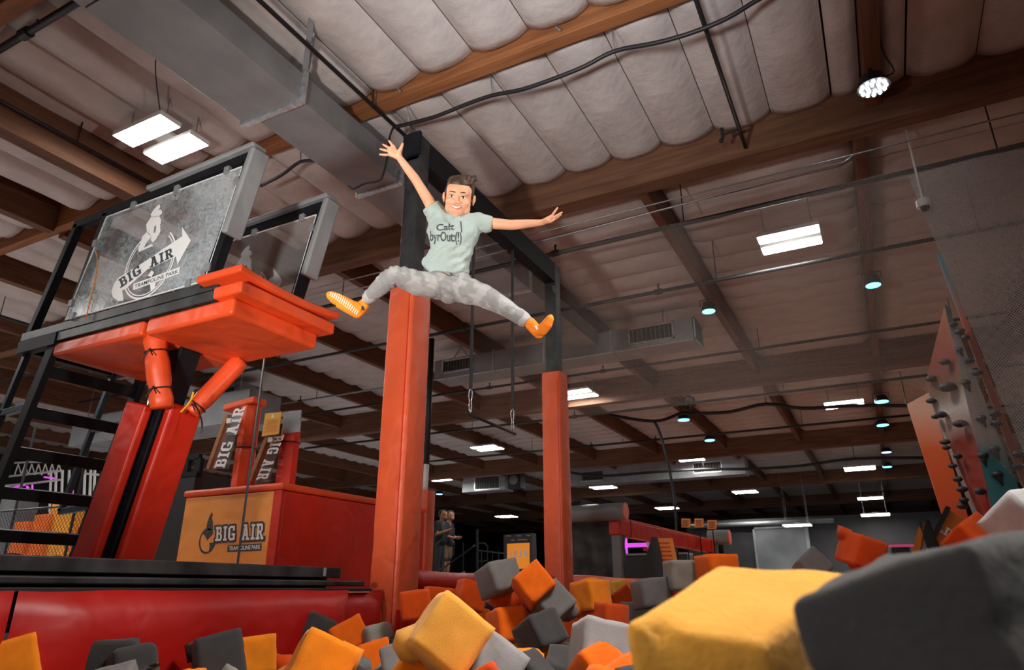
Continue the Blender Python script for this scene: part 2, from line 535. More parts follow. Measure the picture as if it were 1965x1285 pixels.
# beyond that the batts are only a few pixels: one ribbed sheet
mb = MB()
for k in (2, 3, 4):
    pit = 0.615
    y = FY[k] + 0.24
    while y < FY[k + 1] - 0.1:
        mb.add([(-30, y, ZR), (14, y, ZR), (14, y + 0.15, ZR - 0.08), (-30, y + 0.15, ZR - 0.08), (14, y + 0.46, ZR - 0.08), (-30, y + 0.46, ZR - 0.08), (14, y + 0.61, ZR), (-30, y + 0.61, ZR)],
               [(0, 1, 2, 3), (3, 2, 4, 5), (5, 4, 6, 7)])
        y += pit
for k in (0, 1):
    pit = 0.615
    for xa, xb in ((-30, -19.2 if k == 0 else -21.7), (5.4 if k == 0 else 3.0, 14)):
        y = FY[k] + 0.24
        while y < FY[k + 1] - 0.1:
            mb.add([(xa, y, ZR), (xb, y, ZR), (xb, y + 0.15, ZR - 0.08), (xa, y + 0.15, ZR - 0.08), (xb, y + 0.46, ZR - 0.08), (xa, y + 0.46, ZR - 0.08), (xb, y + 0.61, ZR), (xa, y + 0.61, ZR)],
                   [(0, 1, 2, 3), (3, 2, 4, 5), (5, 4, 6, 7)])
            y += pit
tag(mb.build('insulation_sheet', M_BATT, ceiling, smooth=True), kind='stuff')
# loose foil strap ends and clips on the near beam
mb = MB()
for x in (-3.75, -1.95, -0.6):
    mb.tube([(x, 4.63, 4.9), (x + 0.05, 4.6, 4.82)], 0.012, 6)
mb.build('beam_clip', M_GALVB, ceiling)

# walls and floors
PITX0, PITX1, PITY0, PITY1 = -3.12, 3.2, -1.6, 9.8
fl = MB()
ZF = -0.02
YD = 27.0  # floor tones change here to shape the bounced light
for lo, hi, c in (((-30, -10), (-8.5, YD), 2), ((-8.5, -10), (PITX0 - 0.2, YD), 1), ((PITX1 + 0.2, -10), (14, YD), 1), ((PITX0 - 0.2, PITY1 + 0.2), (PITX1 + 0.2, YD), 1), ((PITX0 - 0.2, -10), (PITX1 + 0.2, PITY0 - 0.2), 1), ((-30, YD), (14, 60), 0)):
    fl.cur = c
    fl.box((lo[0], lo[1], ZF - 0.15), (hi[0], hi[1], ZF))
fl.cur = 0
fl.box((PITX0 - 0.2, PITY0 - 0.2, -1.35), (PITX1 + 0.2, PITY1 + 0.2, -1.2))
tag(fl.build('floor', [M_FLOOR, M_FLOORL, M_FLOORW]), kind='structure')
tag(MB().box((-30, 58, -0.1), (14, 58.3, ZR + 0.3)).build('wall_back', M_WALL), kind='structure')
tag(MB().box((-30.3, -10, -0.1), (-30, 58, ZR + 0.3)).build('wall_left', M_WALL), kind='structure')
tag(MB().box((14, -10, -0.1), (14.3, 58, ZR + 0.3)).build('wall_right', M_WALL), kind='structure')
tag(MB().box((-30, -10.3, -0.1), (14, -10, ZR + 0.3)).build('wall_front', M_WALL), kind='structure')
# drop wall between the hall and the dark rear zone
tag(MB().box((-9.0, 37.0, ZF), (2.4, 37.2, 3.3)).build('wall_partition', M_WALL), kind='structure')

# ================================================================== SERVICES UNDER THE ROOF
def light_fixture(c, label, group=None, lx=0.76, w=0.22, gap=0.36, cable=True):
    x, y, z = c
    t = thing('ceiling_light', label, 'light', (x, y, z), group)
    for s in (-0.5, 0.5):
        yy = y + s * gap
        h = MB()
        h.box((x - lx / 2 - 0.015, yy - w / 2 - 0.015, z + 0.008), (x + lx / 2 + 0.015, yy + w / 2 + 0.015, z + 0.06))
        hp = h.build('housing', M_WHITE, t)
        MB().box((x - lx / 2, yy - w / 2, z), (x + lx / 2, yy + w / 2, z + 0.008)).build('lamp_panel', M_LAMP, hp)
    b = MB()
    b.box((x - 0.12, y - gap / 2, z + 0.06), (x + 0.12, y + gap / 2, z + 0.10))
    b.build('ballast', M_WHITE, t)
    if cable:
        w_ = MB()
        for s in (-1, 1):
            w_.tube([(x + s * lx * 0.4, y - gap / 2, z + 0.05), (x + s * lx * 0.4, y - gap / 2, ZR + 0.02)], 0.006, 5)
            w_.tube([(x + s * lx * 0.4, y + gap / 2, z + 0.05), (x + s * lx * 0.4, y + gap / 2, ZR + 0.02)], 0.006, 5)
        w_.build('hanger', M_WIRE, t)
    return t

light_fixture((-6.33, 3.84, 4.6), 'bright twin panel light hanging above the near clear panel of the jump tower', lx=0.75, w=0.22, gap=0.365)
light_fixture((-0.50, 9.25, 4.5), 'glaring twin panel light in the haze above the climbing side')
G = 'twin panel lights receding to the rear of the hall'
rest = [((1105, 757), 'twin panel light half hidden behind the second orange post'), ((1620, 776), 'twin panel light with a pale glow below it on the haze'),
        ((935, 860), 'small panel light seen between the two orange posts under the trapeze bar'), ((842, 920), 'small panel light just beside the top of the short orange post'),
        ((1325, 881), 'panel light in front of the long far air duct'), ((1650, 899), 'panel light two rows behind the hazy glowing one'),
        ((1430, 944), 'panel light alone over the dark rear zone behind the far duct'), ((1670, 956), 'thin panel light directly above the stacked pair at the back'),
        ((1680, 988), 'last twin panel light of the row, two stacked bars on the black rear'), ((1157, 935), 'small panel light above the black padded roll'),
        ((1280, 975), 'tiny panel light above the orange padded beam'), ((972, 991), 'tiny dim panel light over the kiosk sign'), ((1530, 1008), 'faint small panel light over the grey rear door')]
for (px, py), lab in rest:
    p = onz(px, py, {988: 3.05, 1008: 2.6}.get(py, 4.5))
    if p.y > 36.5: p = onz(px, py, 4.2)
    far = p.y > 30
    light_fixture(p, lab, G, 0.9 if not far else 1.1, 0.26 if not far else 0.3, 0.46 if not far else 0.6, cable=True)
def tri_duct(name, mb, m, parent, **k):
    return mb.build(name, m, parent, **k)

# ---- main air duct along Y
t = thing('air_duct', 'long galvanised air duct running beside the first post toward the cross duct', 'duct', (-4.5, 4.5, 4.35))
d0x, d1x, dz0, dz1 = -4.86, -4.27, 4.37, 4.68
segs = [-2.0, 0.6, 2.2, 3.84, 5.42, 6.95, 8.8, 10.6, 11.745]
for i in range(len(segs) - 1):
    a, b = segs[i], segs[i + 1]
    wx = 0.16 if b <= 3.9 else 0
    sec = MB().box((d0x - wx, a + 0.006, dz0), (d1x, b - 0.006, dz1)).build('duct_section', M_GALV, t, bevel=0.006)
    fl_ = MB()
    w = 0.035
    for (lo, hi) in (((d0x - wx - w, b - 0.03, dz0 - w), (d1x + w, b + 0.03, dz0)), ((d1x, b - 0.03, dz0), (d1x + w, b + 0.03, dz1 + w)),
                     ((d0x - wx - w, b - 0.03, dz0), (d0x - wx, b + 0.03, dz1 + w))):
        fl_.box(lo, hi)
    if i in (2, 3, 5):
        fl_.build('duct_flange', M_GALVB, t, bevel=0.004)
MB().tube([(-4.27, 3.88, 4.70), (-4.05, 3.7, ZR)], 0.016, 6).build('hanger_strap', M_GALV, t)
MB().bar((-4.22, 3.8, 4.69), (-3.62, 3.25, ZR + 0.02), 0.05, 0.006).build('hanger_strap', M_GALV, t)
MB().bar((-4.24, 5.3, 4.4), (-3.95, 5.2, ZR), 0.03, 0.006).build('hanger_strap', M_GALV, t)

# ---- cross duct with two grilles and an open end
CY0, CY1, CZ0, CZ1 = 11.75, 12.4, 4.2, 4.62
t = thing('cross_duct', 'galvanised cross duct with two dark grilles behind the posts', 'duct', (-5, 12, 4.2))
xs = [-8.0, -6.55, -5.4, -4.0, -2.45]
for i in range(4):
    MB().box((xs[i] + 0.004, CY0, CZ0), (xs[i + 1] - 0.004, CY1, CZ1)).build('duct_section', M_GALV, t, bevel=0.008)
mb = MB()
for x in xs[1:-1]:
    mb.box((x - 0.02, CY0 - 0.02, CZ0 - 0.02), (x + 0.02, CY0, CZ1 + 0.02))
mb.build('duct_seam', M_GALVB, t)
mb = MB().box((-8.0, CY0 - 0.012, CZ0 - 0.012), (-2.45, CY0 + 0.03, CZ0)).build('lower_flange', M_GALVB, t)
def grille(parent, c, w, h, axis='Y', frame=M_GALVB, n=9):
    x, y, z = c
    fr = MB()
    if axis == 'Y':
        for lo, hi in (((x - w / 2, y - 0.03, z - h / 2), (x + w / 2, y, z - h / 2 + 0.035)), ((x - w / 2, y - 0.03, z + h / 2 - 0.035), (x + w / 2, y, z + h / 2)),
                       ((x - w / 2, y - 0.03, z - h / 2), (x - w / 2 + 0.035, y, z + h / 2)), ((x + w / 2 - 0.035, y - 0.03, z - h / 2), (x + w / 2, y, z + h / 2))):
            fr.box(lo, hi)
    else:
        for lo, hi in (((x, y - w / 2, z - h / 2), (x + 0.03, y + w / 2, z - h / 2 + 0.035)), ((x, y - w / 2, z + h / 2 - 0.035), (x + 0.03, y + w / 2, z + h / 2)),
                       ((x, y - w / 2, z - h / 2), (x + 0.03, y - w / 2 + 0.035, z + h / 2)), ((x, y + w / 2 - 0.035, z - h / 2), (x + 0.03, y + w / 2, z + h / 2))):
            fr.box(lo, hi)
    g = fr.build('grille_frame', frame, parent)
    bk = MB()
    if axis == 'Y':
        bk.box((x - w / 2 + 0.03, y - 0.006, z - h / 2 + 0.03), (x + w / 2 - 0.03, y - 0.002, z + h / 2 - 0.03))
    else:
        bk.box((x + 0.002, y - w / 2 + 0.03, z - h / 2 + 0.03), (x + 0.006, y + w / 2 - 0.03, z + h / 2 - 0.03))
    bk.build('grille_back', M_DARK, g)
    sl = MB()
    for i in range(n):
        if axis == 'Y':
            xx = x - w / 2 + 0.05 + (w - 0.1) * (i + 0.5) / n
            sl.box((xx - 0.006, y - 0.022, z - h / 2 + 0.03), (xx + 0.006, y - 0.006, z + h / 2 - 0.03))
        else:
            yy = y - w / 2 + 0.05 + (w - 0.1) * (i + 0.5) / n
            sl.box((x + 0.006, yy - 0.006, z - h / 2 + 0.03), (x + 0.022, yy + 0.006, z + h / 2 - 0.03))
    sl.build('grille_slat', M_GRILLE, g)
    return g
grille(t, (-7.42, CY0, 4.44), 0.74, 0.30)
grille(t, (-3.22, CY0, 4.43), 0.86, 0.34)
M_CYANLIT = mat('cyan_lit_frame', (0.30, 0.62, 0.68), 0.4, 0.3)  # cyan light on the duct end put into the frame colour
e = grille(t, (-2.44, 12.08, 4.41), 0.66, 0.44, 'X', M_CYANLIT)
mb = MB()
for a in ((-7.6, -7.3), (-7.2, -7.5), (-4.9, -4.9), (-3.0, -3.0)):
    mb.tube([(a[0], CY0 + 0.1, CZ1), (a[1], CY0 + 0.1, ZR)], 0.012, 5)
mb.build('hanger_rod', M_WIRE, t)

# ---- other ducts
def simple_duct(label, lo, hi, gr):
    t = thing('air_duct', label, 'duct', [(lo[i] + hi[i]) / 2 for i in range(3)])
    MB().box(lo, hi).build('duct_body', M_GALV, t, bevel=0.01)
    for x, z, w, h in gr:
        grille(t, (x, lo[1], z), w, h)
    mb = MB()
    for x in (lo[0] + 0.4, hi[0] - 0.4):
        mb.tube([(x, lo[1] + 0.1, hi[2]), (x, lo[1] + 0.1, ZR)], 0.012, 5)
    mb.build('hanger_rod', M_WIRE, t)
    return t
simple_duct('long far air duct with two grilles above the dark rear zone', (-11.3, 27.0, 4.05), (-4.2, 27.7, 4.75), [(-10.3, 4.4, 1.0, 0.42), (-5.6, 4.4, 1.1, 0.42)])
simple_duct('grey duct end with one grille between the two orange posts', (-16.6, 27.0, 4.1), (-14.4, 27.8, 4.85), [(-15.3, 4.45, 1.3, 0.6)])
p = onz(415, 772, 4.3)
simple_duct('grey duct with a grille behind the black jump tower leg', (p.x - 0.9, p.y, 4.15), (p.x + 0.75, p.y + 0.7, 4.75), [(p.x + 0.25, 4.45, 0.8, 0.42)])

# ---- sprinkler pipes
def pipe(label, a, b, r, heads=(), hang=(), name='sprinkler_pipe', m=None):
    a, b = Vector(a), Vector(b)
    t = thing(name, label, 'pipe', (a + b) / 2)
    MB().tube([a, b], r, 10).build('pipe_run', m or M_PIPE, t, smooth=True)
    d = (b - a).normalized()
    for f in heads:
        q = a + (b - a) * f
        mb = MB()
        mb.tube([q - d * 0.055, q + d * 0.055], r * 1.5, 10)
        mb.tube([q, q + Vector((0, 0, 0.10))], 0.014, 6)
        mb.sphere(q + Vector((0, 0, 0.11)), 0.022, 6, 4)
        mb.build('sprinkler_head', M_PIPE, t)
    for f in hang:
        q = a + (b - a) * f
        MB().tube([q, (q.x, q.y, ZR)], 0.008, 5).build('hanger_rod', M_PIPE, t)
    return t
pipe('thick black sprinkler pipe crossing the top corner above the tower', (-9.5, 2.35, 4.80), (-2.0, 2.35, 4.80), 0.035, (0.43,), (0.2, 0.45, 0.8))
pipe('thin black pipe running along the near duct to the post top', (-4.02, -1.0, 4.74), (-4.02, 6.95, 4.74), 0.022, (), (0.3, 0.7))
pipe('black pipe along the near left girder face', (-7.27, -1, 4.66), (-7.27, 4.6, 4.66), 0.022, (0.6,), (0.4, 0.8))
t = pipe('black branch pipe with a side sprinkler above the girder, beside the boy\'s raised hand side', (-0.68, 3.6, 4.64), (-0.68, 6.97, 4.64), 0.022)
t['label'] = 'black branch pipe with a bent sprinkler ending at the wooden girder'
mb = MB()
mb.tube([(-0.68, 6.6, 4.64), (-0.86, 6.6, 4.63)], 0.016, 8).tube([(-0.86, 6.6, 4.58), (-0.86, 6.6, 4.71)], 0.018, 8)
mb.sphere((-0.88, 6.6, 4.56), 0.028, 8, 5)
mb.build('sprinkler_head', M_PIPE, t)
for k, (y, lab, hd) in enumerate(((8.1, 'black sprinkler pipe just behind the steel cables in the haze', (0.53, 0.62)), (10.1, 'black sprinkler pipe passing below the glaring twin light', (0.5, 0.66)),
                                  (13.75, 'black sprinkler pipe in front of the second wooden girder', (0.42, 0.55)), (17.4, 'black sprinkler pipe behind the second girder by the black fan', (0.45, 0.6)),
                                  (21.5, 'black sprinkler pipe in the bay behind the second girder', (0.4, 0.5)))):
    z = 4.30 if k < 2 else 4.5
    y *= z / 4.5
    pipe(lab, (-17, y, z), (5, y, z), 0.03 if k < 3 else 0.035, hd, (0.3, 0.45, 0.7, 0.85))
pipe('pale thin conduit crossing behind the orange post under the far batts', (-13.5, 12.4, 4.43), (-8.2, 12.4, 4.43), 0.022, (0.2,), (0.3,), 'conduit_pipe', M_WIRE)
pipe('black pipe seen through the tower ladder frame', (-13.3, 4.3, 4.55), (-13.3, 9.5, 4.55), 0.03, (), (0.3,))
pipe('large grey ventilation pipe low over the black rear wall', (-8.9, 36.86, 3.05), (-2, 36.86, 3.05), 0.12, (), (), 'ventilation_pipe', M_GALV)

# ---- two net cables along the girder and a drooping black hose
def cable(name, label, pts, r, m, cat='cable', n=6):
    o = MB().tube(pts, r, n).build(name, m, None, smooth=True)
    return tag(o, label, cat)
def catmull(P, n=6):
    P = [Vector(p) for p in P]
    out = []
    for i in range(len(P) - 1):
        a, b, c, d = P[max(i - 1, 0)], P[i], P[i + 1], P[min(i + 2, len(P) - 1)]
        for k in range(n):
            t = k / n
            out.append(0.5 * ((2 * b) + (c - a) * t + (2 * a - 5 * b + 4 * c - d) * t * t + (3 * b - a - 3 * c + d) * t ** 3))
    out.append(P[-1])
    return out
cable('net_cable', 'upper steel cable stretched along the wooden girder', [(-13, 6.9, 4.17), (5, 6.9, 4.17)], 0.009, M_WIRE)
cable('net_cable', 'lower twisted steel cable stretched along the wooden girder', [(-13, 6.9, 4.02), (-6, 6.9, 3.99), (0.25, 6.9, 4.11), (0.35, 6.9, 4.17)], 0.011, M_WIRE)
hp = [(1500, -25), (1450, 2), (1395, 35), (1330, 62), (1260, 82), (1180, 98), (1120, 128), (1060, 152), (1000, 172), (945, 183), (895, 200), (840, 222), (790, 236), (760, 243)]
t = thing('power_cable', 'thick black cable looping below the near wooden beam', 'cable', (-2.5, 4.86, 4.5))
MB().tube(catmull([ony(x, y, 4.9) for x, y in hp], 4), 0.021, 8).build('cable_run', M_CABLE, t, smooth=True)
for px, py in ((1180, 98), (945, 182)):
    q = ony(px, py, 4.9)
    MB().tube([q, (q.x, 4.82, ZR - 0.02)], 0.006, 5).build('cable_hanger', M_WIRE, t)
q = ony(785, 236, 4.9)
MB().tube([q, (q.x, 4.82, ZR - 0.05)], 0.009, 5).build('cable_hanger', M_GALVB, t)
a = catmull([ony(x, y, 4.9) for x, y in ((755, 244), (748, 262), (745, 290), (738, 325), (728, 346), (700, 352), (678, 362), (668, 357))], 4)
MB().tube(a, 0.012, 6).build('cable_tail', M_CABLE, t, smooth=True)
t = thing('power_cable', 'short black cable piece hanging beside the tower\'s grey corner pad', 'cable', (-5.6, 4.86, 4.5))
MB().tube(catmull([ony(x, y, 4.9) for x, y in ((500, 357), (540, 336), (575, 311), (606, 308))], 4), 0.02, 8).build('cable_run', M_CABLE, t, smooth=True)
q = ony(577, 310, 4.9)
MB().tube([q, (q.x, 4.86, ZR - 0.05)], 0.007, 5).build('cable_hanger', M_WIRE, t)
cable('lamp_cord', 'thin wavy cord hanging from the near duct to the twin panel light', catmull([(-5.0, 3.4, ZR), (-5.32, 3.1, 4.9), (-5.55, 3.15, 4.8), (-6.1, 3.66, 4.66)], 5), 0.007, M_CABLE, 'cord')
pts = [ony(x, y, 18.2) for x, y in ((1170, 796), (1255, 808), (1307, 793), (1330, 793), (1400, 790), (1470, 775), (1540, 783), (1640, 778), (1740, 778), (1800, 775))]
t = thing('power_cable', 'long black cable drooping behind the second girder in the haze', 'cable', pts[4])
MB().tube(catmull(pts, 4), 0.045, 6).build('cable_run', M_CABLE, t, smooth=True)
for q in (pts[2], pts[5], pts[8]):
    MB().tube([q, (q.x, q.y, 4.88)], 0.01, 5).build('cable_hanger', M_CABLE, t)
pts = [ony(x, y, 26) for x, y in ((1090, 905), (1150, 913), (1260, 905), (1350, 900), (1450, 899), (1540, 893), (1640, 880), (1800, 878))]
t = thing('power_cable', 'black cable drooping along the far air duct', 'cable', pts[3])
MB().tube(catmull(pts, 4), 0.05, 6).build('cable_run', M_CABLE, t, smooth=True)
for q in (pts[0], pts[3], pts[6]):
    MB().tube([q, (q.x, q.y, 4.88)], 0.012, 5).build('cable_hanger', M_CABLE, t)
cable('hanging_cable', 'black cable curving down to the floor behind the orange padded beam', catmull([ony(x, y, 17.5) for x, y in ((1256, 808), (1266, 830), (1280, 880), (1290, 930), (1296, 980), (1299, 1040), (1300, 1128))], 4), 0.035, M_CABLE)

# ---- stage lamps
def par_light(p, label, lens=M_CYAN, r=0.085, zt=4.592, group='coloured stage lamps along the roof beams'):
    x, y, z = p
    t = thing('stage_lamp', label, 'lamp', p, group)
    MB().tube([(x, y, z + 0.01), (x, y, z + 0.06), (x, y, z + 0.16)], [r * 1.05, r, r * 0.75], 14).build('lamp_body', M_CABLE, t, smooth=False)
    MB().tube([(x, y, z), (x, y, z + 0.009)], r * 0.95, 14).build('lens', lens, t)
    mb = MB()
    mb.bar((x - r - 0.02, y, z + 0.1), (x - r - 0.02, y, z + 0.22), 0.02, 0.008).bar((x + r + 0.02, y, z + 0.1), (x + r + 0.02, y, z + 0.22), 0.02, 0.008)
    mb.bar((x - r - 0.03, y, z + 0.22), (x + r + 0.03, y, z + 0.22), 0.02, 0.008).tube([(x, y, z + 0.22), (x, y, zt)], 0.012, 6)
    mb.build('yoke', M_CABLE, t)
    return t
for (px, py), lab, L in (((1360, 598), 'cyan stage lamp below the beam in front of the open duct end', M_CYAN), ((1676, 548), 'tilted cyan stage lamp nearest the climbing fins', M_CYAN),
                         ((1312, 806), 'cyan stage lamp under the black fan behind the second girder', M_CYAN), ((1362, 845), 'cyan stage lamp behind the one under the fan', M_CYAN),
                         ((1692, 771), 'cyan stage lamp beside the hazy glowing panel light', M_CYAN), ((1694, 816), 'cyan stage lamp just below the one beside the glowing panel light', M_CYAN),
                         ((1701, 868), 'violet blue stage lamp in the right row', M_BLUE), ((1703, 896), 'last cyan stage lamp of the right row', M_CYAN), ((843, 948), 'small blue stage lamp above the staff man', M_BLUE)):
    p = onz(px, py, 4.36)
    t = par_light(p, lab, L, 0.11 if p.y < 15 else 0.16)
    if L is M_BLUE and px > 1600:
        t['label'] = 'violet blue stage lamp below the two cyan ones of its row'
p = onz(1677, 172, 4.5)
t = thing('cluster_lamp', 'round cluster lamp of white diodes at the end of the brown beam', 'lamp', p)
MB().tube([p + Vector((0, 0, 0.02)), p + Vector((0, 0, 0.14))], [0.15, 0.11], 18).build('lamp_body', M_CABLE, t)
mb = MB()
for k in range(12):
    a = 2 * PI * k / 12
    mb.sphere(p + Vector((0.108 * math.cos(a), 0.108 * math.sin(a), 0.015)), 0.017, 8, 5)
for k in range(6):
    a = 2 * PI * k / 6 + 0.3
    mb.sphere(p + Vector((0.055 * math.cos(a), 0.055 * math.sin(a), 0.015)), 0.017, 8, 5)
mb.build('diode', M_LED, t)
MB().tube([p + Vector((0, 0, 0.14)), p + Vector((0, 0, 0.3))], 0.02, 8).build('yoke', M_CABLE, t)
MB().tube(catmull([p + Vector((0.1, 0, 0.12)), p + Vector((0.2, 0.02, 0.16)), p + Vector((0.12, -0.2, 0.3)), p + Vector((0.1, -0.9, 0.32)), p + Vector((0.14, -1.6, 0.33))], 4), 0.008, 5).build('lamp_cord', M_CABLE, t)
# wide black fan and speaker in the rear
p = ony(1322, 772, 18.2)
t = thing('ceiling_fan', 'small round black fan hanging by the sprinkler pipe', 'fan', p)
mb = MB()
for k in range(20):
    a, b = 2 * PI * k / 20, 2 * PI * (k + 1) / 20
    mb.bar(p + Vector((0.17 * math.cos(a), 0, 0.17 * math.sin(a))), p + Vector((0.17 * math.cos(b), 0, 0.17 * math.sin(b))), 0.08, 0.02)
mb.build('fan_ring', M_CABLE, t)
mb = MB()
for k in range(5):
    a = 2 * PI * k / 5
    mb.bar(p, p + Vector((0.15 * math.cos(a), 0, 0.15 * math.sin(a))), 0.02, 0.07)
mb.build('fan_blade', M_GRILLE, t)
MB().tube([p + Vector((0, 0, 0.17)), (p.x, p.y, ZR)], 0.015, 6).build('fan_rod', M_CABLE, t)
p = ony(991, 922, 26)
t = thing('hanging_speaker', 'black box speaker hanging between the posts', 'speaker', p)
MB().cbox(p, (0.6, 0.5, 0.72)).build('speaker_box', M_CABLE, t, bevel=0.03)
MB().tube([p + Vector((0, -0.26, 0)), p + Vector((0, -0.275, 0))], 0.2, 16).build('speaker_cone', M_GRILLE, t)
MB().tube([p + Vector((0, 0, 0.36)), (p.x, p.y, ZR)], 0.02, 6).build('hanger_rod', M_CABLE, t)
# dome camera on its pole
p = ony(1772, 390, 7.6)
t = thing('security_camera', 'white dome security camera on a thin white pole in the haze', 'camera', p)
MB().tube([p + Vector((0, 0, -0.05)), p + Vector((0, 0, -0.035)), p + Vector((0, 0, 0.035)), p + Vector((0, 0, 0.06))], [0.06, 0.07, 0.07, 0.03], 14).build('camera_body', M_WHITE, t)
MB().sphere(p + Vector((0, -0.01, -0.05)), 0.05, 12, 8).build('camera_dome', M_DARK, t, smooth=True)
MB().tube([p + Vector((0, 0, 0.06)), (p.x, p.y, 4.90)], 0.012, 8).build('pole', M_WHITE, t)
# ================================================================== TRAPEZE RIG
def pad_box(name, lo, hi, m, parent, r=0.022):
    return MB().box(lo, hi).build(name, m, parent, bevel=r, seg=3)
def soft_post(name, c, w, d, z0, z1, m, parent, seed=0, rings=26):
    """padded post sleeve: square with rounded corners and slight folds"""
    rnd = random.Random(seed)
    vs, fs = [], []
    prof = []
    r = 0.03
    for (sx, sy, a0) in ((1, 1, 0), (-1, 1, 90), (-1, -1, 180), (1, -1, 270)):
        for k in range(4):
            a = math.radians(a0 + 30 * k)
            prof.append((sx * (w / 2 - r) + r * math.cos(a), sy * (d / 2 - r) + r * math.sin(a)))
        # middle of the next side
    n = len(prof)
    for j in range(rings + 1):
        z = z0 + (z1 - z0) * j / rings
        for k, (x, y) in enumerate(prof):
            q = 1 + 0.022 * noise.noise(Vector((x * 9, y * 9 + seed, z * 5.0)))
            if j in (0, rings):
                q *= 0.97
            vs.append((c[0] + x * q, c[1] + y * q, z))
    for j in range(rings):
        for k in range(n):
            fs.append((j * n + k, j * n + (k + 1) % n, (j + 1) * n + (k + 1) % n, (j + 1) * n + k))
    fs.append(tuple(range(n - 1, -1, -1))); fs.append(tuple(rings * n + k for k in range(n)))
    o = MB().add(vs, fs).build(name, m, parent)
    md = o.modifiers.new('es', 'EDGE_SPLIT'); md.split_angle = math.radians(50)
    o.data.polygons.foreach_set('use_smooth', [True] * len(o.data.polygons))
    return o

PXC = -3.18
t = thing('trapeze_rig', 'black steel trapeze frame on two tall orange padded posts', 'rig', (PXC, 5.7, ZF))
for i, (y, w) in enumerate(((4.27, 0.25), (7.2, 0.24))):
    post = MB().box((PXC - 0.075, y - 0.075, -0.1), (PXC + 0.075, y + 0.075, 3.83)).build('post', M_STEELW, t, bevel=0.006)
    soft_post('post_pad', (PXC + 0.005, y), w, w + 0.02, -0.3 if i == 0 else -0.1, 2.33 if i == 0 else 2.4, M_PILLAR, t, i)
    # the sewn closure seam down the padding
    MB().box((PXC + 0.005 + w / 2 - 0.035, y - w / 2 - 0.014, -0.25 if i == 0 else -0.05), (PXC + 0.005 + w / 2 - 0.029, y - w / 2 - 0.009, 2.3)).build('pad_seam', M_RED, post)
    mb = MB()
    for dx in (-0.06, 0.0, 0.06):
        for z in (3.70, 3.77):
            mb.tube([(PXC + dx, y - 0.077, z), (PXC + dx, y - 0.088, z)], 0.012, 6)
    mb.build('bolt', M_STEELW, post)
MB().box((PXC - 0.07, 4.195, 3.57), (PXC + 0.07, 7.275, 3.83)).build('cross_beam', M_STEEL, t, bevel=0.008)
MB().box((PXC - 0.09, 4.16, 3.60), (PXC + 0.09, 4.195, 3.84)).build('end_plate', M_STEEL, t, bevel=0.004)
MB().tube([(PXC + 0.07, 7.08, 3.45), (PXC + 0.075, 7.08, 3.45)], 0.05, 12).build('bolt', M_DARK, t)

t = thing('trapeze', 'black trapeze bar hanging on two straps with chrome carabiners', 'trapeze', (PXC, 5.7, 1.46))
for y in (5.28, 6.12):
    MB().box((PXC - 0.016, y - 0.004, 1.72), (PXC + 0.016, y + 0.004, 3.568)).build('strap', M_CABLE, t)
    mb = MB()
    for z, r in ((1.68, 0.05), (1.575, 0.055)):
        pts = [(PXC + (0.019 * math.cos(a) if z > 1.6 else 0), y + (0 if z > 1.6 else 0.021 * math.cos(a)), z + r * 1.15 * math.sin(a)) for a in [2 * PI * k / 14 for k in range(15)]]
        mb.tube(pts, 0.0055, 6, cap=False)
    mb.build('carabiner', M_CHROME, t, smooth=True)
MB().tube([(PXC, 5.22, 1.50), (PXC, 6.18, 1.49)], 0.015, 10).build('bar', M_CABLE, t, smooth=True)

# ================================================================== TRAMPOLINE DECK AND PIT EDGE
t = thing('trampoline_deck', 'black steel trampoline deck edge along the top of the red pit wall', 'trampoline', (-4, 2, 0.0))
MB().box((-3.30, -1.0, 0.07), (-3.2, 3.72, 0.135)).build('edge_beam', M_STEELW, t, bevel=0.006)
MB().box((-3.27, -1.0, 0.02), (-3.18, 3.95, 0.055)).build('side_rail', M_STEELW, t, bevel=0.01)
MB().box((-3.26, -1.0, -0.012), (-3.12, 3.95, 0.008)).build('edge_lip', M_CABLE, t, bevel=0.004)
MB().box((-7.6, -1.0, 0.095), (-3.30, 3.72, 0.12)).build('jump_bed', M_CABLE, t)
MB().box((-7.6, -1.0, ZF), (-3.32, 3.72, 0.09)).build('deck_base', M_STEEL, t)
MB().box((-3.215, 3.55, 0.08), (-3.19, 3.565, 0.13)).build('joint_plate', M_GREYPAD, t)

def wall_pad(label, y0, y1, xf, z1, group='red pads lining the pit wall', z0=-1.2, sag=0.03, seed=1):
    """one padded pit wall panel facing +X"""
    rnd = random.Random(seed)
    ny, nz = max(6, int((y1 - y0) * 9)), 12
    vs, fs = [], []
    for j in range(nz + 1):
        z = z0 + (z1 - z0) * j / nz
        for i in range(ny + 1):
            y = y0 + (y1 - y0) * i / ny
            e = min(1, min(i, ny - i) / 1.5, (nz - j) / 1.2)
            d = 0.05 * math.sqrt(max(0, 1 - (1 - e) ** 2))
            f = noise.noise(Vector((y * 1.7 + seed, z * 2.4, seed))) * 0.025 + noise.noise(Vector((y * 4 + z * 6, z * 7, seed + 5))) * 0.008
            vs.append((xf - 0.05 + d + f * e, y, z + (noise.noise(Vector((y * 3, 0, seed))) * 0.008 if j == nz else 0)))
    n = ny + 1
    for j in range(nz):
        for i in range(ny):
            fs.append((j * n + i, j * n + i + 1, (j + 1) * n + i + 1, (j + 1) * n + i))
    # top and back
    b = len(vs)
    for i in range(n):
        y = y0 + (y1 - y0) * i / ny
        vs.append((xf - 0.14, y, z1))
    for i in range(ny):
        fs.append((nz * n + i, nz * n + i + 1, b + i + 1, b + i))
    o = MB().add(vs, fs).build('wall_pad', M_PITRED, None, smooth=True)
    return tag(o, label, 'pad', group)
wall_pad('red pit wall pad at the picture\'s edge, left of the first seam', -1.5, 1.68, -3.06, -0.005, seed=2)
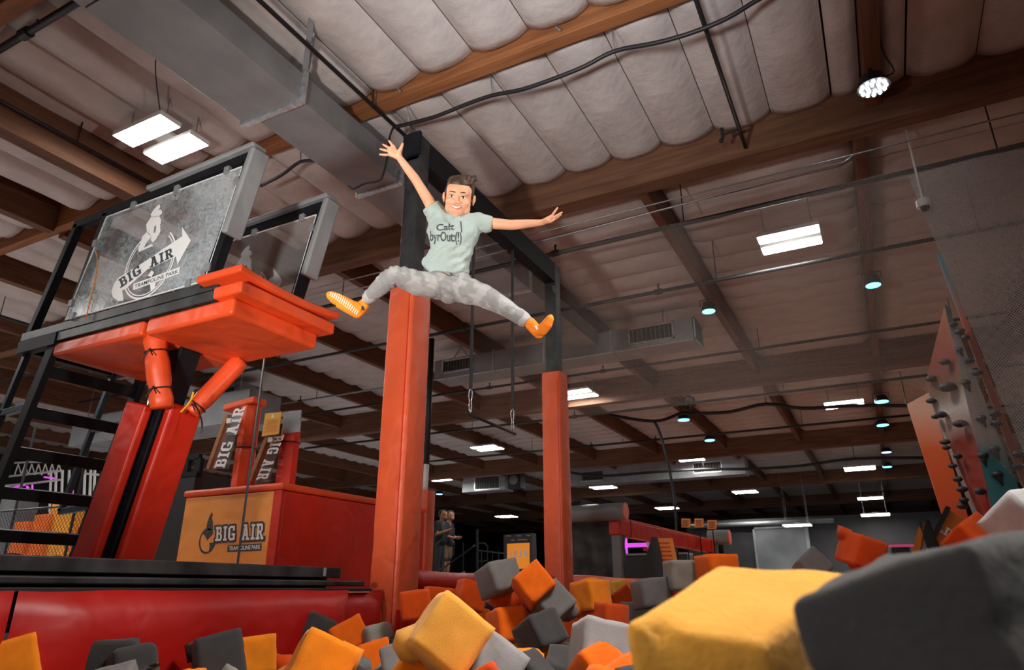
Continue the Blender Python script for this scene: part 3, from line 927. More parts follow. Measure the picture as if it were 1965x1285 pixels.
wall_pad('long glossy red pit wall pad below the black deck edge', 1.695, 3.70, -3.06, -0.005, seed=5)
wall_pad('short red pit wall pad between the long pad and the first post', 3.715, 4.1, -3.10, -0.02, seed=9)
def rim_pad(label, pts, r, m=M_ORANGE):
    o = MB().tube(catmull(pts, 5), r, 10).build('rim_pad', m, None, smooth=True)
    return tag(o, label, 'pad', 'padded rolls on the pit rim')
rim_pad('red padded rim roll between the two posts', [(-3.2, 4.45, 0.06), (-3.19, 5.2, 0.045), (-3.2, 6.0, 0.06), (-3.2, 7.05, 0.05)], 0.085, M_RED)
rim_pad('orange padded rim roll beyond the second post', [(-3.2, 7.36, 0.06), (-3.19, 8.2, 0.07), (-3.2, 9.2, 0.055), (-3.2, 10.4, 0.06)], 0.09)
o = MB().box((-3.035, 4.12, -1.2), (-3.0, 9.8, -0.13)).build('pit_liner', M_PITRED); tag(o, 'plain red liner of the pit side below the rim rolls', 'pad')
o = MB().box((-3.1, 9.8, -1.2), (3.2, 9.95, 0.03)).build('pit_liner', M_PITRED); tag(o, 'red liner across the far end of the pit', 'pad')
o = MB().box((3.06, -1.6, -1.2), (3.2, 9.8, -0.05)).build('pit_liner', M_PITRED); tag(o, 'red liner along the climbing side of the pit', 'pad')

# ================================================================== JUMP TOWER
Y1, Y2 = 2.83, 3.58
t = thing('jump_tower', 'leaning black steel jump tower with orange padded platform and clear side panels', 'tower', (-4.7, 3.2, 0.135))
def P1(x, y): return ony(x, y, Y1)
def lean(x0, z, zb=1.85):
    """the tower's side frames lean toward the pit"""
    return x0 + (z - zb) * 0.30
# platform frame: channel beams on both sides
for y in (Y1, Y2):
    s = -1 if y == Y1 else 1
    MB().box((-5.42, y - 0.03, 1.795), (-3.66, y + 0.03, 1.868)).build('platform_beam', M_STEELW, t, bevel=0.004)
    MB().box((-5.92, y - 0.035, 1.87), (-3.66, y + 0.025, 1.94)).build('upper_beam', M_STEELW if y == Y1 else M_STEEL, t, bevel=0.004)
    MB().box((-5.93, y - 0.04, 1.765), (-5.42, y + 0.03, 1.87)).build('end_beam', M_STEEL, t, bevel=0.004)
MB().box((-5.92, Y1, 1.775), (-5.84, Y2, 1.865)).build('cross_beam', M_STEEL, t, bevel=0.004)
MB().box((-3.75, Y1, 1.8), (-3.67, Y2, 1.93)).build('cross_beam', M_STEEL, t, bevel=0.004)
MB().box((-5.85, Y1, 1.87), (-3.7, Y2, 1.9)).build('platform_floor', M_CABLE, t)
# side frames with clear panels
M_CLEAR = mat('scratched_clear_panel', (0.55, 0.62, 0.66), 0.18, alpha=0.26, spec=0.6)
def _scratch(m):
    nt = m.node_tree; b = nt.nodes['Principled BSDF']
    tc = nt.nodes.new('ShaderNodeTexCoord')
    n = nt.nodes.new('ShaderNodeTexNoise'); n.inputs['Scale'].default_value = 16; n.inputs['Detail'].default_value = 9; n.inputs['Distortion'].default_value = 2.2
    n2 = nt.nodes.new('ShaderNodeTexNoise'); n2.inputs['Scale'].default_value = 2.2
    nt.links.new(tc.outputs['Object'], n.inputs['Vector']); nt.links.new(tc.outputs['Object'], n2.inputs['Vector'])
    mu = nt.nodes.new('ShaderNodeMath'); mu.operation = 'MULTIPLY'
    nt.links.new(n.outputs['Fac'], mu.inputs[0]); nt.links.new(n2.outputs['Fac'], mu.inputs[1])
    r = nt.nodes.new('ShaderNodeMapRange'); r.inputs['From Min'].default_value = 0.16; r.inputs['From Max'].default_value = 0.38
    r.inputs['To Min'].default_value = 0.10; r.inputs['To Max'].default_value = 0.62
    nt.links.new(mu.outputs[0], r.inputs['Value']); nt.links.new(r.outputs['Result'], b.inputs['Alpha'])
_scratch(M_CLEAR)
M_CLEARF = mat('dim_clear_panel', (0.4, 0.42, 0.43), 0.2, alpha=0.16, spec=0.5)
def side_frame(y, s, m_clear, full):
    # corners in the frame plane: bottom z 1.90, top z 2.86
    xb0, xb1, xb2, xt0, xt1, xt2 = -5.86, -5.36, -3.80, -5.55, -5.16, -3.54
    zb, zt = 1.90, 2.85
    W = 0.062
    MB().bar((xb0, y, zb), (xt0, y, zt), W, W).build('frame_post', M_STEEL, t, bevel=0.004)
    MB().bar((xb1, y, zb), (xt1, y, zt), W, W).build('frame_post', M_STEEL, t, bevel=0.004)
    MB().bar((xb2, y, zb), (xt2, y, zt + 0.03), W + 0.01, 0.08).build('frame_post', M_STEEL, t, bevel=0.004)
    MB().bar((xt0 - 0.03, y, zt), (xt2 + 0.03, y, zt + 0.035), W, W + 0.01).build('top_rail', M_STEEL, t, bevel=0.004)
    yy = y - 0.036
    a, b, c, d = Vector((-5.35, yy, 1.955)), Vector((-3.80, yy, 1.955)), Vector((-3.60, yy, 2.80)), Vector((-5.12, yy, 2.80))
    pn = MB().prism([a, b, c, d], (0, 0.008, 0)).build('clear_panel', m_clear, t)
    ed = MB()
    for p, q in ((a, b), (b, c), (c, d), (d, a)):
        ed.bar(p + Vector((0, 0.004, 0)), q + Vector((0, 0.004, 0)), 0.0095, 0.007)
    ed.build('polished_edge', M_WHITEPR, pn)
    for p in ((d.lerp(c, 0.22)), d.lerp(c, 0.55), d.lerp(c, 0.9), a.lerp(d, 0.72), a.lerp(d, 0.14), b.lerp(c, 0.85), b.lerp(c, 0.1), a.lerp(b, 0.06), a.lerp(b, 0.9)):
        MB().cbox(p + Vector((0, 0.002, 0.012)), (0.05, 0.03, 0.06)).build('panel_clip', M_GALV, t, bevel=0.004)
    # grey foam edge pads on the outer corner
    MB().bar((xb2 + 0.155, y, 2.27), (xt2 + 0.055, y, zt + 0.06), 0.15, 0.055).build('corner_pad', M_GREYPAD, t, bevel=0.018, seg=3)
    MB().bar((-4.62, y - 0.01, zt + 0.055), (xt2 + 0.06, y - 0.01, zt + 0.085), 0.13, 0.04).build('rail_pad', M_GREYPAD, t, bevel=0.014, seg=3)
    return pn
panel_near = side_frame(Y1, -1, M_CLEAR, True)
panel_far = side_frame(Y2, 1, M_CLEARF, False)
MB().tube(catmull([ony(x, y, Y1 - 0.05) for x, y in ((183, 480), (187, 500), (182, 540), (172, 580), (165, 610))], 3), 0.004, 5).build('cord', M_ORSIGN, t)
# white logo stuck on the clear panels
def logo(panel, yoff, xoff, zoff, mw, md):
    Yp = Y1 - 0.0395
    off = Vector((xoff, yoff, zoff))
    def q(cx, cy, lift=0.0):
        return ony(cx / 3.4725, 330 + cy / 3.4725, Yp) * 1.0 + off + Vector((0, -lift, 0))
    w = MB()
    def shape(pts, lift=0.0005, mb=w):
        mb.poly([q(a, b, lift) for a, b in pts])
    # jumping figure
    shape([(1062, 214), (1070, 230), (1056, 256), (1068, 248), (1079, 256), (1080, 276), (1066, 288), (1056, 300), (1012, 302), (1004, 282), (1028, 246)])
    shape([(1010, 294), (1058, 288), (1074, 318), (1070, 348), (1042, 352), (1028, 364), (1024, 404), (1010, 434), (980, 404), (974, 350)])
    shape([(1040, 350), (1066, 345), (1071, 390), (1060, 415), (1040, 448), (1020, 470), (1004, 452), (1010, 430), (1024, 405), (1036, 404), (1042, 372)])
    shape([(985, 392), (1010, 428), (978, 470), (958, 505), (1012, 478), (1020, 492), (926, 532), (920, 520), (940, 462), (948, 430), (968, 410)])
    # ring
    c = q(995, 610)
    R = (q(910, 848) - c).length
    for rr, wd in ((R, 0.014), (R - 0.024, 0.009)):
        n = 56
        for k in range(n):
            a0, a1 = 2 * PI * k / n, 2 * PI * (k + 1) / n
            am = (a0 + a1) / 2
            d = Vector((math.cos(am), 0, math.sin(am)))
            pt = c + d * rr
            if 0.95 < am % (2 * PI) < 1.75:
                continue
            f = lambda a, r: c + Vector((math.cos(a) * r, 0, math.sin(a) * r))
            w.poly([f(a0, rr - wd), f(a1, rr - wd), f(a1, rr), f(a0, rr)])
    # swoosh arrow banner
    for p in ([(790, 705), (960, 600), (985, 648), (845, 772), (815, 790)], [(960, 600), (1110, 498), (1130, 582), (985, 648)], [(1110, 498), (1216, 428), (1172, 562), (1130, 582)],
              [(1213, 364), (1273, 456), (1184, 616), (1172, 562), (1216, 428)], [(790, 705), (815, 790), (824, 856), (790, 860), (752, 832), (744, 798), (758, 748)]):
        shape(p, 0.001)
    shape([(1010, 655), (1028, 668), (1010, 700), (985, 690)], 0.0006); shape([(1000, 745), (1040, 735), (1030, 775), (1005, 795)], 0.0006)
    # lower name strip
    shape([(890, 745), (1201, 632), (1195, 677), (887, 788)], 0.0012)
    w.build('logo', mw, panel)
    d = MB()
    slab(d, 'BIG', q(806, 774, 0.0022), q(955, 672) - q(812, 775), q(796, 722) - q(812, 778))
    d.build('logo_lettering', md, panel)
    d = MB()
    slab(d, 'AIR', q(1000, 640, 0.0022), q(1158, 546) - q(1000, 622), q(996, 560) - q(1000, 622))
    d.build('logo_lettering', md, panel)
    d = MB()
    vs, fs = text_polys('TRAMPOLINE PARK', q(897, 776, 0.0018), q(1188, 672) - q(897, 776), q(897, 750) - q(893, 776), 0.012)
    d.add(vs, fs)
    d.build('logo_lettering', md, panel)
logo(panel_near, 0, 0, 0, M_WHITEPR, M_DARKPR)
M_FAINT = mat('faded_white_print', (0.6, 0.61, 0.61), 0.6, alpha=0.6)
logo(panel_far, Y2 - Y1, 0.13, -0.03, M_FAINT, M_DARKPR)
# underside pads
def platform_pad(x0, x1, z0=1.665, z1=1.79, y0=Y1 - 0.02, y1=Y2 + 0.02):
    return pad_box('platform_pad', (x0, y0, z0), (x1, y1, z1), M_ORANGE, t, 0.028)
platform_pad(-5.46, -4.40, 1.675)
platform_pad(-4.36, -3.50, 1.665)
# edge pads: two flat pads stacked on the platform lip, the upper one curling up
def curl_pad(x0, x1, z, th, curl, y0, y1, name='lip_pad'):
    n = 12
    top, bot = [], []
    vs, fs = [], []
    for i in range(n + 1):
        y = y0 + (y1 - y0) * i / n
        k = (i / n)
        dz = curl * (2 * k - 1) ** 2
        for (x, zz) in ((x0, z + dz), (x1, z + dz), (x1, z + th + dz), (x0, z + th + dz)):
            vs.append((x, y, zz))
    for i in range(n):
        a = i * 4
        for k in range(4):
            fs.append((a + k, a + (k + 1) % 4, a + 4 + (k + 1) % 4, a + 4 + k))
    fs.append((3, 2, 1, 0)); fs.append((n * 4, n * 4 + 1, n * 4 + 2, n * 4 + 3))
    return MB().add(vs, fs).build(name, M_ORANGE, t, bevel=0.016, seg=3)
curl_pad(-3.66, -3.40, 1.785, 0.085, 0.0, Y1 - 0.06, Y2 + 0.08)
curl_pad(-3.80, -3.38, 1.878, 0.055, 0.035, Y1 - 0.10, Y2 + 0.10)
# leaning leg with two long pads
lb, lt = Vector((-4.86, 3.22, 0.14)), Vector((-4.44, 3.22, 1.80))
MB().bar(lb, lt, 0.17, 0.17).build('leg', M_STEEL, t, bevel=0.006)
def along(z):
    f = (z - lb.z) / (lt.z - lb.z)
    return lb.lerp(lt, f)
def leg_pad(dx, dy, w, d):
    a, b = along(0.15) + Vector((dx, dy, 0)), along(1.27) + Vector((dx, dy, 0))
    return MB().bar(a, b, w, d).build('leg_pad', M_RED, t, bevel=0.024, seg=3)
leg_pad(-0.075, -0.150, 0.075, 0.24)
leg_pad(0.145, 0.06, 0.27, 0.075)
# padded braces with cord ties
def brace(a, b, r, ties):
    pts = [lerp(a, b, k / 8) for k in range(9)]
    rs = [r * (0.9 if k in (0, 8) else 1.0) for k in range(9)]
    for q in ties:
        rs[q] = r * 0.86
    o = MB().tube(pts, rs, 8).build('brace_pad', M_ORANGE, t)
    o.modifiers.new('bv', 'BEVEL').width = 0.01
    o.data.polygons.foreach_set('use_smooth', [True] * len(o.data.polygons))
    for q in ties:
        d = (Vector(b) - Vector(a)).normalized()
        u = d.cross(Vector((0.3, 0.8, 0.1))).normalized(); v = d.cross(u)
        ring = [pts[q] + (u * math.cos(2 * PI * k / 14) + v * math.sin(2 * PI * k / 14)) * r * 0.92 for k in range(15)]
        mb = MB().tube(ring, 0.006, 5, cap=False)
        e = pts[q] + Vector((0.35, -0.94, 0)).normalized() * r * 0.95
        mb.tube([e, e + Vector((-0.06, 0, -0.07))], 0.005, 5).tube([e, e + Vector((0.06, -0.01, -0.06))], 0.005, 5)
        mb.build('cord_tie', M_CABLE, o)
    return o
brace(ony(297, 640, 2.93), ony(311, 783, 3.05), 0.085, (2, 6))
brace(ony(462, 692, 3.52), ony(366, 792, 3.3), 0.075, (7,))
brace(ony(330, 650, 3.5), ony(328, 700, 3.4), 0.09, ())
MB().tube(catmull([ony(x, y, 3.1) for x, y in ((371, 752), (366, 768), (355, 782), (347, 790))], 3), 0.007, 5).build('yellow_cord', M_YELSIGN, t)
MB().tube(catmull([ony(x, y, 3.2) for x, y in ((372, 772), (382, 790), (388, 812), (386, 830))], 3), 0.006, 5).build('loose_cord', M_CABLE, t)
# ladder: two leaning rails with flat rungs, and handrails
rail = lambda y, z: Vector((-5.90 + (z - 0.19) * 0.285 if y > 3 else -5.93 + (z - 0.19) * 0.285, y, z))
for y in (Y1, Y2):
    MB().bar(rail(y, 0.135), rail(y, 1.80), 0.05, 0.10).build('ladder_rail', M_STEEL, t, bevel=0.004)
for k, z in enumerate((1.58, 1.27, 0.97, 0.68, 0.38)):
    MB().bar(rail(Y1, z), rail(Y2, z), 0.09, 0.05, side=Vector((0.28, 0, 1))).build('ladder_rung', M_STEEL, t, bevel=0.004)
for y in (Y1 + 0.02, Y2 - 0.02):
    o_ = Vector((-0.40, 0, 0))
    MB().bar(rail(y, 0.62) + o_, rail(y, 1.80) + o_, 0.045, 0.045).build('handrail', M_TEAL, t, bevel=0.004)
    MB().bar(rail(y, 0.62) + o_ * 1.04, rail(y, 0.64), 0.045, 0.05).build('handrail_foot', M_TEAL, t, bevel=0.004)
    MB().bar(rail(y, 1.3) + o_, rail(y, 1.32), 0.045, 0.05).build('handrail_tie', M_TEAL, t, bevel=0.004)
# strap from the platform's far corner to the deck
o = MB().bar((-4.10, 3.66, 1.72), (-4.10, 3.66, 0.12), 0.008, 0.045, side=Vector((0.5, 0.85, 0))).build('tie_strap', M_CABLE)
tag(o, 'thin black strap stretched from the platform corner past the amber banner', 'strap')
# small dark lumps lying on the deck
for k, (px, w) in enumerate(((20, 0.17), (68, 0.14), (108, 0.15))):
    p = onz(px, 1083, 0.16)
    p = Vector((-5.2, 0, 0)) if p.x > -3 else p
    d = ray(px, 1080); q = d * (-5.0 / d.x)
    o = MB().sphere((q.x, q.y, 0.135 + 0.04), w / 2, 10, 6, (1, 1, 0.55)).build('rubber_block', M_CABLE, None, smooth=True)
    tag(o, ('low black lump on the deck under the ladder\'s near rail', 'low black lump on the deck between the ladder rails', 'low black lump on the deck at the ladder\'s far rail')[k], 'block')

# ================================================================== PADDED STAGE WITH THE AMBER BANNER
BX0, BX1, BY0, BY1 = -6.62, -5.23, 5.1, 7.6
t = thing('padded_stage', 'tall red padded stage box with an amber banner on its end', 'stage', ((BX0 + BX1) / 2, (BY0 + BY1) / 2, ZF))
MB().box((BX0 + 0.06, BY0 + 0.06, ZF), (BX1 - 0.06, BY1 - 0.06, 0.93)).build('stage_body', M_STEEL, t)
pad_box('top_pad', (BX0 - 0.03, BY0 - 0.03, 0.93), (BX1 + 0.03, BY1 + 0.03, 1.0), M_ORANGE, t, 0.03)
pad_box('side_pad', (BX1 - 0.06, BY0 + 0.03, ZF), (BX1 + 0.01, BY1, 0.925), M_RED, t, 0.02)
pad_box('corner_pad', (BX1 - 0.10, BY0 - 0.008, ZF), (BX1 + 0.01, BY0 + 0.025, 0.925), M_RED, t, 0.008)
bn = pad_box('banner', (BX0, BY0 - 0.004, ZF), (BX1 - 0.10, BY0 + 0.05, 0.925), M_BANNER, t, 0.012)
def qb(x, y, lift=0.0): return ony(x, y, BY0 - 0.006 - lift)
# crop of the banner: 3.569 px per photo px, origin 340, 740
def qc(a, b, lift=0.0): return qb(340 + a / 3.569, 740 + b / 3.569, lift)
mb = MB()
c = qc(208, 1058); R = (qc(208, 1148) - c).length
n = 40
for k in range(n):
    a0, a1 = 2 * PI * k / n, 2 * PI * (k + 1) / n
    if 0.35 < (a0 % (2 * PI)) < 1.2:
        continue
    wd = 0.010 + 0.012 * (0.5 + 0.5 * math.cos(a0 - 4.0))
    f = lambda a, r: c + Vector((math.cos(a) * r * 0.95, 0, math.sin(a) * r))
    mb.poly([f(a0, R - wd), f(a1, R - wd), f(a1, R), f(a0, R)])
for p in ([(236, 865), (244, 880), (236, 905), (244, 930), (244, 985), (215, 990), (200, 970), (208, 930), (218, 900)], [(190, 985), (215, 975), (244, 985), (246, 1010), (225, 1030), (205, 1058), (190, 1025), (175, 1010)],
          [(220, 1075), (248, 1072), (255, 1085), (235, 1115), (216, 1135), (222, 1100)]):
    mb.poly([qc(a, b, 0.0005) for a, b in p])
slab(mb, 'BIG', qc(255, 1068, 0.0010), qc(400, 1060) - qc(255, 1068), qc(255, 962) - qc(250, 1068), grow=0.9)
slab(mb, 'AIR', qc(432, 1062, 0.0010), qc(596, 1054) - qc(432, 1062), qc(440, 946) - qc(432, 1062), grow=0.9)
mb.poly([qc(*p, 0.0006) for p in ((346, 1092), (578, 1078), (576, 1128), (342, 1138))])
mb.build('banner_print', M_DARKPR, bn)
mb = MB()
slab(mb, 'BIG', qc(260, 1064, 0.0046), qc(398, 1056) - qc(260, 1064), qc(258, 966) - qc(253, 1064))
slab(mb, 'AIR', qc(437, 1058, 0.0046), qc(591, 1050) - qc(437, 1058), qc(445, 950) - qc(437, 1058))
vs, fs = text_polys('TRAMPOLINE PARK', qc(354, 1127, 0.0018), qc(570, 1117) - qc(354, 1127), qc(356, 1098) - qc(354, 1127), 0.02)
mb.add(vs, fs)
mb.build('banner_lettering', M_WHITEPR, bn)
# two hoops of wood and clear board on the stage, each with its padded mast
def mast(label, px, topy, w, sleeve, Y=5.5):
    b = ony(px, 930, Y)
    zt = ony(px, topy, Y).z
    t = thing('padded_mast', label, 'post', (b.x, Y, 1.0))
    MB().box((b.x - 0.05, Y - 0.05, 1.0), (b.x + 0.05, Y + 0.05, zt)).build('mast_core', M_STEEL, t)
    ang = 0.0
    mb = MB().tube([(b.x, Y, 1.0), (b.x, Y, 1.45), (b.x, Y, 1.5), (b.x, Y, 1.55), (b.x, Y, zt - 0.03)], [w, w * 1.0, w * 0.93, w, w], 8)
    o = mb.build('mast_pad', sleeve, t); o.data.polygons.foreach_set('use_smooth', [False] * len(o.data.polygons))
    ring = [(b.x + w * 0.97 * math.cos(2 * PI * k / 14), Y + w * 0.97 * math.sin(2 * PI * k / 14), 1.5) for k in range(15)]
    MB().tube(ring, 0.007, 5, cap=False).build('cord_tie', M_CABLE, o)
    return t, b.x, zt
t1, xm, zt = mast('bright orange padded mast on the stage with a folded pad cap', 463, 780, 0.115, M_ORANGE)
MB().bar((xm - 0.33, 5.47, zt - 0.03), (xm + 0.13, 5.5, zt + 0.03), 0.22, 0.08).build('mast_cap', M_ORANGE, t1, bevel=0.02)
t2, xm2, zt2 = mast('dull red padded mast on the stage carrying a grey and a yellow sign', 547, 822, 0.11, M_RED)
o = MB().prism([ony(544, 790, 5.375), ony(578, 786, 5.375), ony(575, 828, 5.375), ony(541, 832, 5.375)], (0, 0.012, 0)).build('grey_board', M_GREYPAD, t2)
def hoop_board(label, wood_px, mirror):
    (bx, by), (tx, ty) = wood_px
    Y = 5.33
    a, b = ony(bx, by, Y), ony(tx, ty, Y)
    t = thing('clear_board', label, 'board', a)
    MB().bar(a, b, 0.09, 0.055).build('wood_edge', M_WOODL, t, bevel=0.004)
    off = ony(bx + 34, by, Y) - a
    o2 = ony(tx + 20, ty, Y) - b
    p = MB().prism([a + Vector((0.03, -0.02, 0)), a + off, b + o2, b + Vector((0.03, -0.02, 0))], (0, 0.01, 0)).build('clear_sheet', M_CLEARF, t)
    mb = MB()
    d = (b - a)
    w = off * 0.60
    lift = Vector((0, -0.024, 0))
    if mirror:
        slab(mb, 'BIG AIR', a + d * 0.95 + w * 0.5 + lift, -d * 0.88, w)
    else:
        slab(mb, 'BIG AIR', a + d * 0.02 + w * 1.45 + lift, d * 1.1, -w)
    mb.build('lettering', M_WHITEPR, p)
    MB().cbox(a + d * 0.86 + Vector((0.07, -0.03, 0)), (0.07, 0.03, 0.06)).build('clip', M_WHITE, t, bevel=0.006)
    return t
hoop_board('clear BIG AIR board with a wooden edge beside the orange mast', ((404, 900), (441, 795)), False)
hoop_board('clear board with reversed lettering and wooden edge under the yellow sign', ((482, 928), (520, 832)), True)
p = [ony(x, y, 5.27) for x, y in ((509, 793), (540, 790), (535, 832), (502, 837))]
t = thing('warning_sign', 'small yellow warning sign hanging on the red mast', 'sign', (p[0] + p[2]) / 2)
sg = MB().prism(p, (0, 0.008, 0)).build('sign_plate', M_YELSIGN, t)
mb = MB()
c = lambda u, v: (p[3] * (1 - u) + p[2] * u) * (1 - v) + (p[0] * (1 - u) + p[1] * u) * v + Vector((0, -0.002, 0))
for k in range(7):
    v = 0.66 - k * 0.085
    a, b = (0.22, 0.8) if k % 2 else (0.12, 0.88)
    mb.poly([c(a, v), c(b, v), c(b, v + 0.035), c(a, v + 0.035)])
mb.build('sign_print', M_ORSIGN, sg)
MB().poly([c(0.4, 0.78), c(0.62, 0.78), c(0.51, 0.95)]).build('sign_symbol', M_WHITEPR, sg)
# black slotted cabinet behind the leg
a, b = ony(318, 1083, 5.3), ony(446, 905, 5.3)
t = thing('black_cabinet', 'black cabinet with a slotted upper rim behind the padded leg', 'cabinet', (-7.2, 5.5, ZF))
MB().box((-7.75, 5.25, ZF), (-6.72, 5.95, 1.22)).build('cabinet_body', M_CABLE, t, bevel=0.01)
mb = MB()
mb.box((-7.75, 5.25, 1.38), (-6.72, 5.30, 1.44))
for x in (-7.75, -7.5, -7.22, -6.98, -6.78):
    mb.box((x, 5.25, 1.22), (x + 0.1, 5.30, 1.39))
mb.box((-7.75, 5.24, 1.19), (-6.70, 5.31, 1.24))
mb.build('slotted_rim', M_STEEL, t)
MB().box((-7.80, 5.2, ZF), (-7.75, 5.26, 1.4)).build('edge_strip', M_TEAL, t)
MB().box((-7.69, 5.2, ZF), (-7.66, 5.25, 1.2)).build('edge_strip', M_TEAL, t)
# ================================================================== CLIMBING SIDE
def onplane(x, y, a, n):
    d = ray(x, y); n = Vector(n)
    return d * (Vector(a).dot(n) / d.dot(n))
def gradmat(name, stops, z0, z1, rough=0.6, dots=True):
    """sprayed colour bands over the height of the panel (object z), with a fine dot print"""
    m = mat(name, (0.5, 0.5, 0.5), rough)
    nt = m.node_tree; b = nt.nodes['Principled BSDF']
    tc = nt.nodes.new('ShaderNodeTexCoord')
    sp = nt.nodes.new('ShaderNodeSeparateXYZ'); nt.links.new(tc.outputs['Object'], sp.inputs[0])
    nz = nt.nodes.new('ShaderNodeTexNoise'); nz.inputs['Scale'].default_value = 1.4; nt.links.new(tc.outputs['Object'], nz.inputs['Vector'])
    ad = nt.nodes.new('ShaderNodeMath'); ad.operation = 'MULTIPLY_ADD'; ad.inputs[1].default_value = 0.35
    nt.links.new(nz.outputs['Fac'], ad.inputs[0]); nt.links.new(sp.outputs['Z'], ad.inputs[2])
    mr = nt.nodes.new('ShaderNodeMapRange'); mr.inputs['From Min'].default_value = z0 + 0.17; mr.inputs['From Max'].default_value = z1 + 0.17
    nt.links.new(ad.outputs[0], mr.inputs['Value'])
    r = nt.nodes.new('ShaderNodeValToRGB')
    for i, (p, c) in enumerate(stops):
        e = r.color_ramp.elements[i] if i < 2 else r.color_ramp.elements.new(p)
        e.position = p; e.color = (*c, 1)
    nt.links.new(mr.outputs['Result'], r.inputs['Fac'])
    if dots:
        v = nt.nodes.new('ShaderNodeTexVoronoi'); v.inputs['Scale'].default_value = 22; v.inputs['Randomness'].default_value = 0.0
        nt.links.new(tc.outputs['Object'], v.inputs['Vector'])
        lt_ = nt.nodes.new('ShaderNodeMath'); lt_.operation = 'LESS_THAN'; lt_.inputs[1].default_value = 0.33
        nt.links.new(v.outputs['Distance'], lt_.inputs[0])
        mx = nt.nodes.new('ShaderNodeMix'); mx.data_type = 'RGBA'; mx.blend_type = 'MULTIPLY'
        ml = nt.nodes.new('ShaderNodeMath'); ml.operation = 'MULTIPLY'; ml.inputs[1].default_value = 0.25
        nt.links.new(lt_.outputs[0], ml.inputs[0]); nt.links.new(ml.outputs[0], mx.inputs['Factor'])
        nt.links.new(r.outputs['Color'], mx.inputs['A']); mx.inputs['B'].default_value = (0.3, 0.3, 0.3, 1)
        nt.links.new(mx.outputs['Result'], b.inputs['Base Color'])
    else:
        nt.links.new(r.outputs['Color'], b.inputs['Base Color'])
    return m
RD, OR, WH, TL, BR = (0.42, 0.035, 0.012), (0.72, 0.12, 0.02), (0.85, 0.83, 0.82), (0.10, 0.45, 0.52), (0.28, 0.09, 0.05)
M_FIN = gradmat('sprayed_orange_fin', [(0.0, RD), (0.45, (0.75, 0.10, 0.015)), (0.75, OR), (1.0, (0.66, 0.36, 0.26))], 0.2, 2.3, dots=False)
M_FACE_R = gradmat('sprayed_red_face', [(0.0, (0.42, 0.02, 0.01)), (0.45, (0.22, 0.035, 0.02)), (0.58, (0.55, 0.5, 0.46)), (0.66, (0.18, 0.11, 0.06)), (0.8, (0.22, 0.04, 0.025)), (1.0, BR)], 0.5, 3.4, dots=False)
M_FACE_W = gradmat('sprayed_white_teal_face', [(0.0, TL), (0.33, (0.12, 0.5, 0.56)), (0.45, WH), (0.86, WH), (0.95, (0.2, 0.5, 0.55)), (1.0, TL)], 0.5, 3.4)
M_FIN2 = gradmat('sprayed_edge', [(0.0, (0.45, 0.07, 0.03)), (0.5, (0.5, 0.16, 0.07)), (0.75, (0.42, 0.09, 0.04)), (1.0, (0.12, 0.34, 0.42))], 0.5, 4.2, dots=False)
M_HOLD = mat('grey_climbing_hold', (0.045, 0.05, 0.055), 0.55, bump=0.2, bscale=30)

t = thing('climbing_fin', 'flat orange climbing fin standing left of the holds, pale at its top', 'climbing wall', ony(1830, 1010, 10.4))
pts = [ony(x, y, 10.4) for x, y in ((1740, 775), (1783, 752), (1880, 1060), (1832, 1064))]
pts = [p * (10.85 / 10.4) for p in pts]
MB().prism(pts, (0.02, 0.30, 0)).build('fin_panel', M_FIN, t, bevel=0.01)
a, b = ony(1783, 752, 10.4), ony(1880, 1060, 10.4)
t2 = thing('climbing_tower', 'tall faceted climbing tower in red, white and teal with dark holds', 'climbing wall', ony(1900, 1010, 10.0))
top = ony(1812, 585, 10.0)
c0 = ony(1922, 1058, 10.0)                       # front corner at its foot
l0, l1 = ony(1908, 1062, 10.55), ony(1783, 755, 10.55)
l2 = ony(1775, 737, 10.55)
r0, r1 = ony(2000, 1062, 10.12), ony(1815, 586, 10.03)
backp = top + Vector((0.25, 0.9, 0))
MB().prism([c0, top, l2, l1, l0], (0.03, 0.05, 0)).build('red_face', M_FACE_R, t2, bevel=0.004)
MB().prism([c0, r0, r1, top], (0.03, 0.05, 0)).build('white_teal_face', M_FACE_W, t2, bevel=0.004)
M_SIDE = gradmat('sprayed_grey_edge', [(0.0, (0.25, 0.23, 0.22)), (1.0, (0.5, 0.46, 0.44))], 0.2, 2.5)
MB().prism([l1, l0, l0 + Vector((-0.055, 0.02, 0)), l1 + Vector((-0.012, 0.0, 0.0))], (0.02, 0.3, 0)).build('grey_edge', M_SIDE, t2, bevel=0.004)
e0, e1 = ony(2012, 1062, 10.3), ony(1797, 485, 10.3)
MB().prism([e1, e0, e0 + Vector((0.10, 0, 0)), e1 + Vector((0.05, 0, 0))], (0, 0.08, 0)).build('edge_strip', M_FIN2, t2, bevel=0.006)
nR = (top - c0).cross(l1 - c0); nW = (top - c0).cross(r0 - c0)
hm = MB()
hm.sphere((0, 0, 0), 1, 8, 6, (1.0, 0.75, 0.6))
hme = hm.mesh('climbing_hold')
for v in hme.vertices:
    if v.co.z < 0:
        v.co.z *= 0.8; v.co.x *= 1.0 + 0.3 * v.co.z
hme.materials.append(M_HOLD); hme.polygons.foreach_set('use_smooth', [True] * len(hme.polygons))
hl = MB().sphere((0, 0, 0), 1, 8, 6, (0.8, 0.8, 0.55)).tube([(0, 0, -0.2), (0.28, 0.1, -0.9), (0.42, 0.1, -1.7)], [0.55, 0.3, 0.06], 6).mesh('climbing_hold')
hl.materials.append(M_HOLD); hl.polygons.foreach_set('use_smooth', [True] * len(hl.polygons))
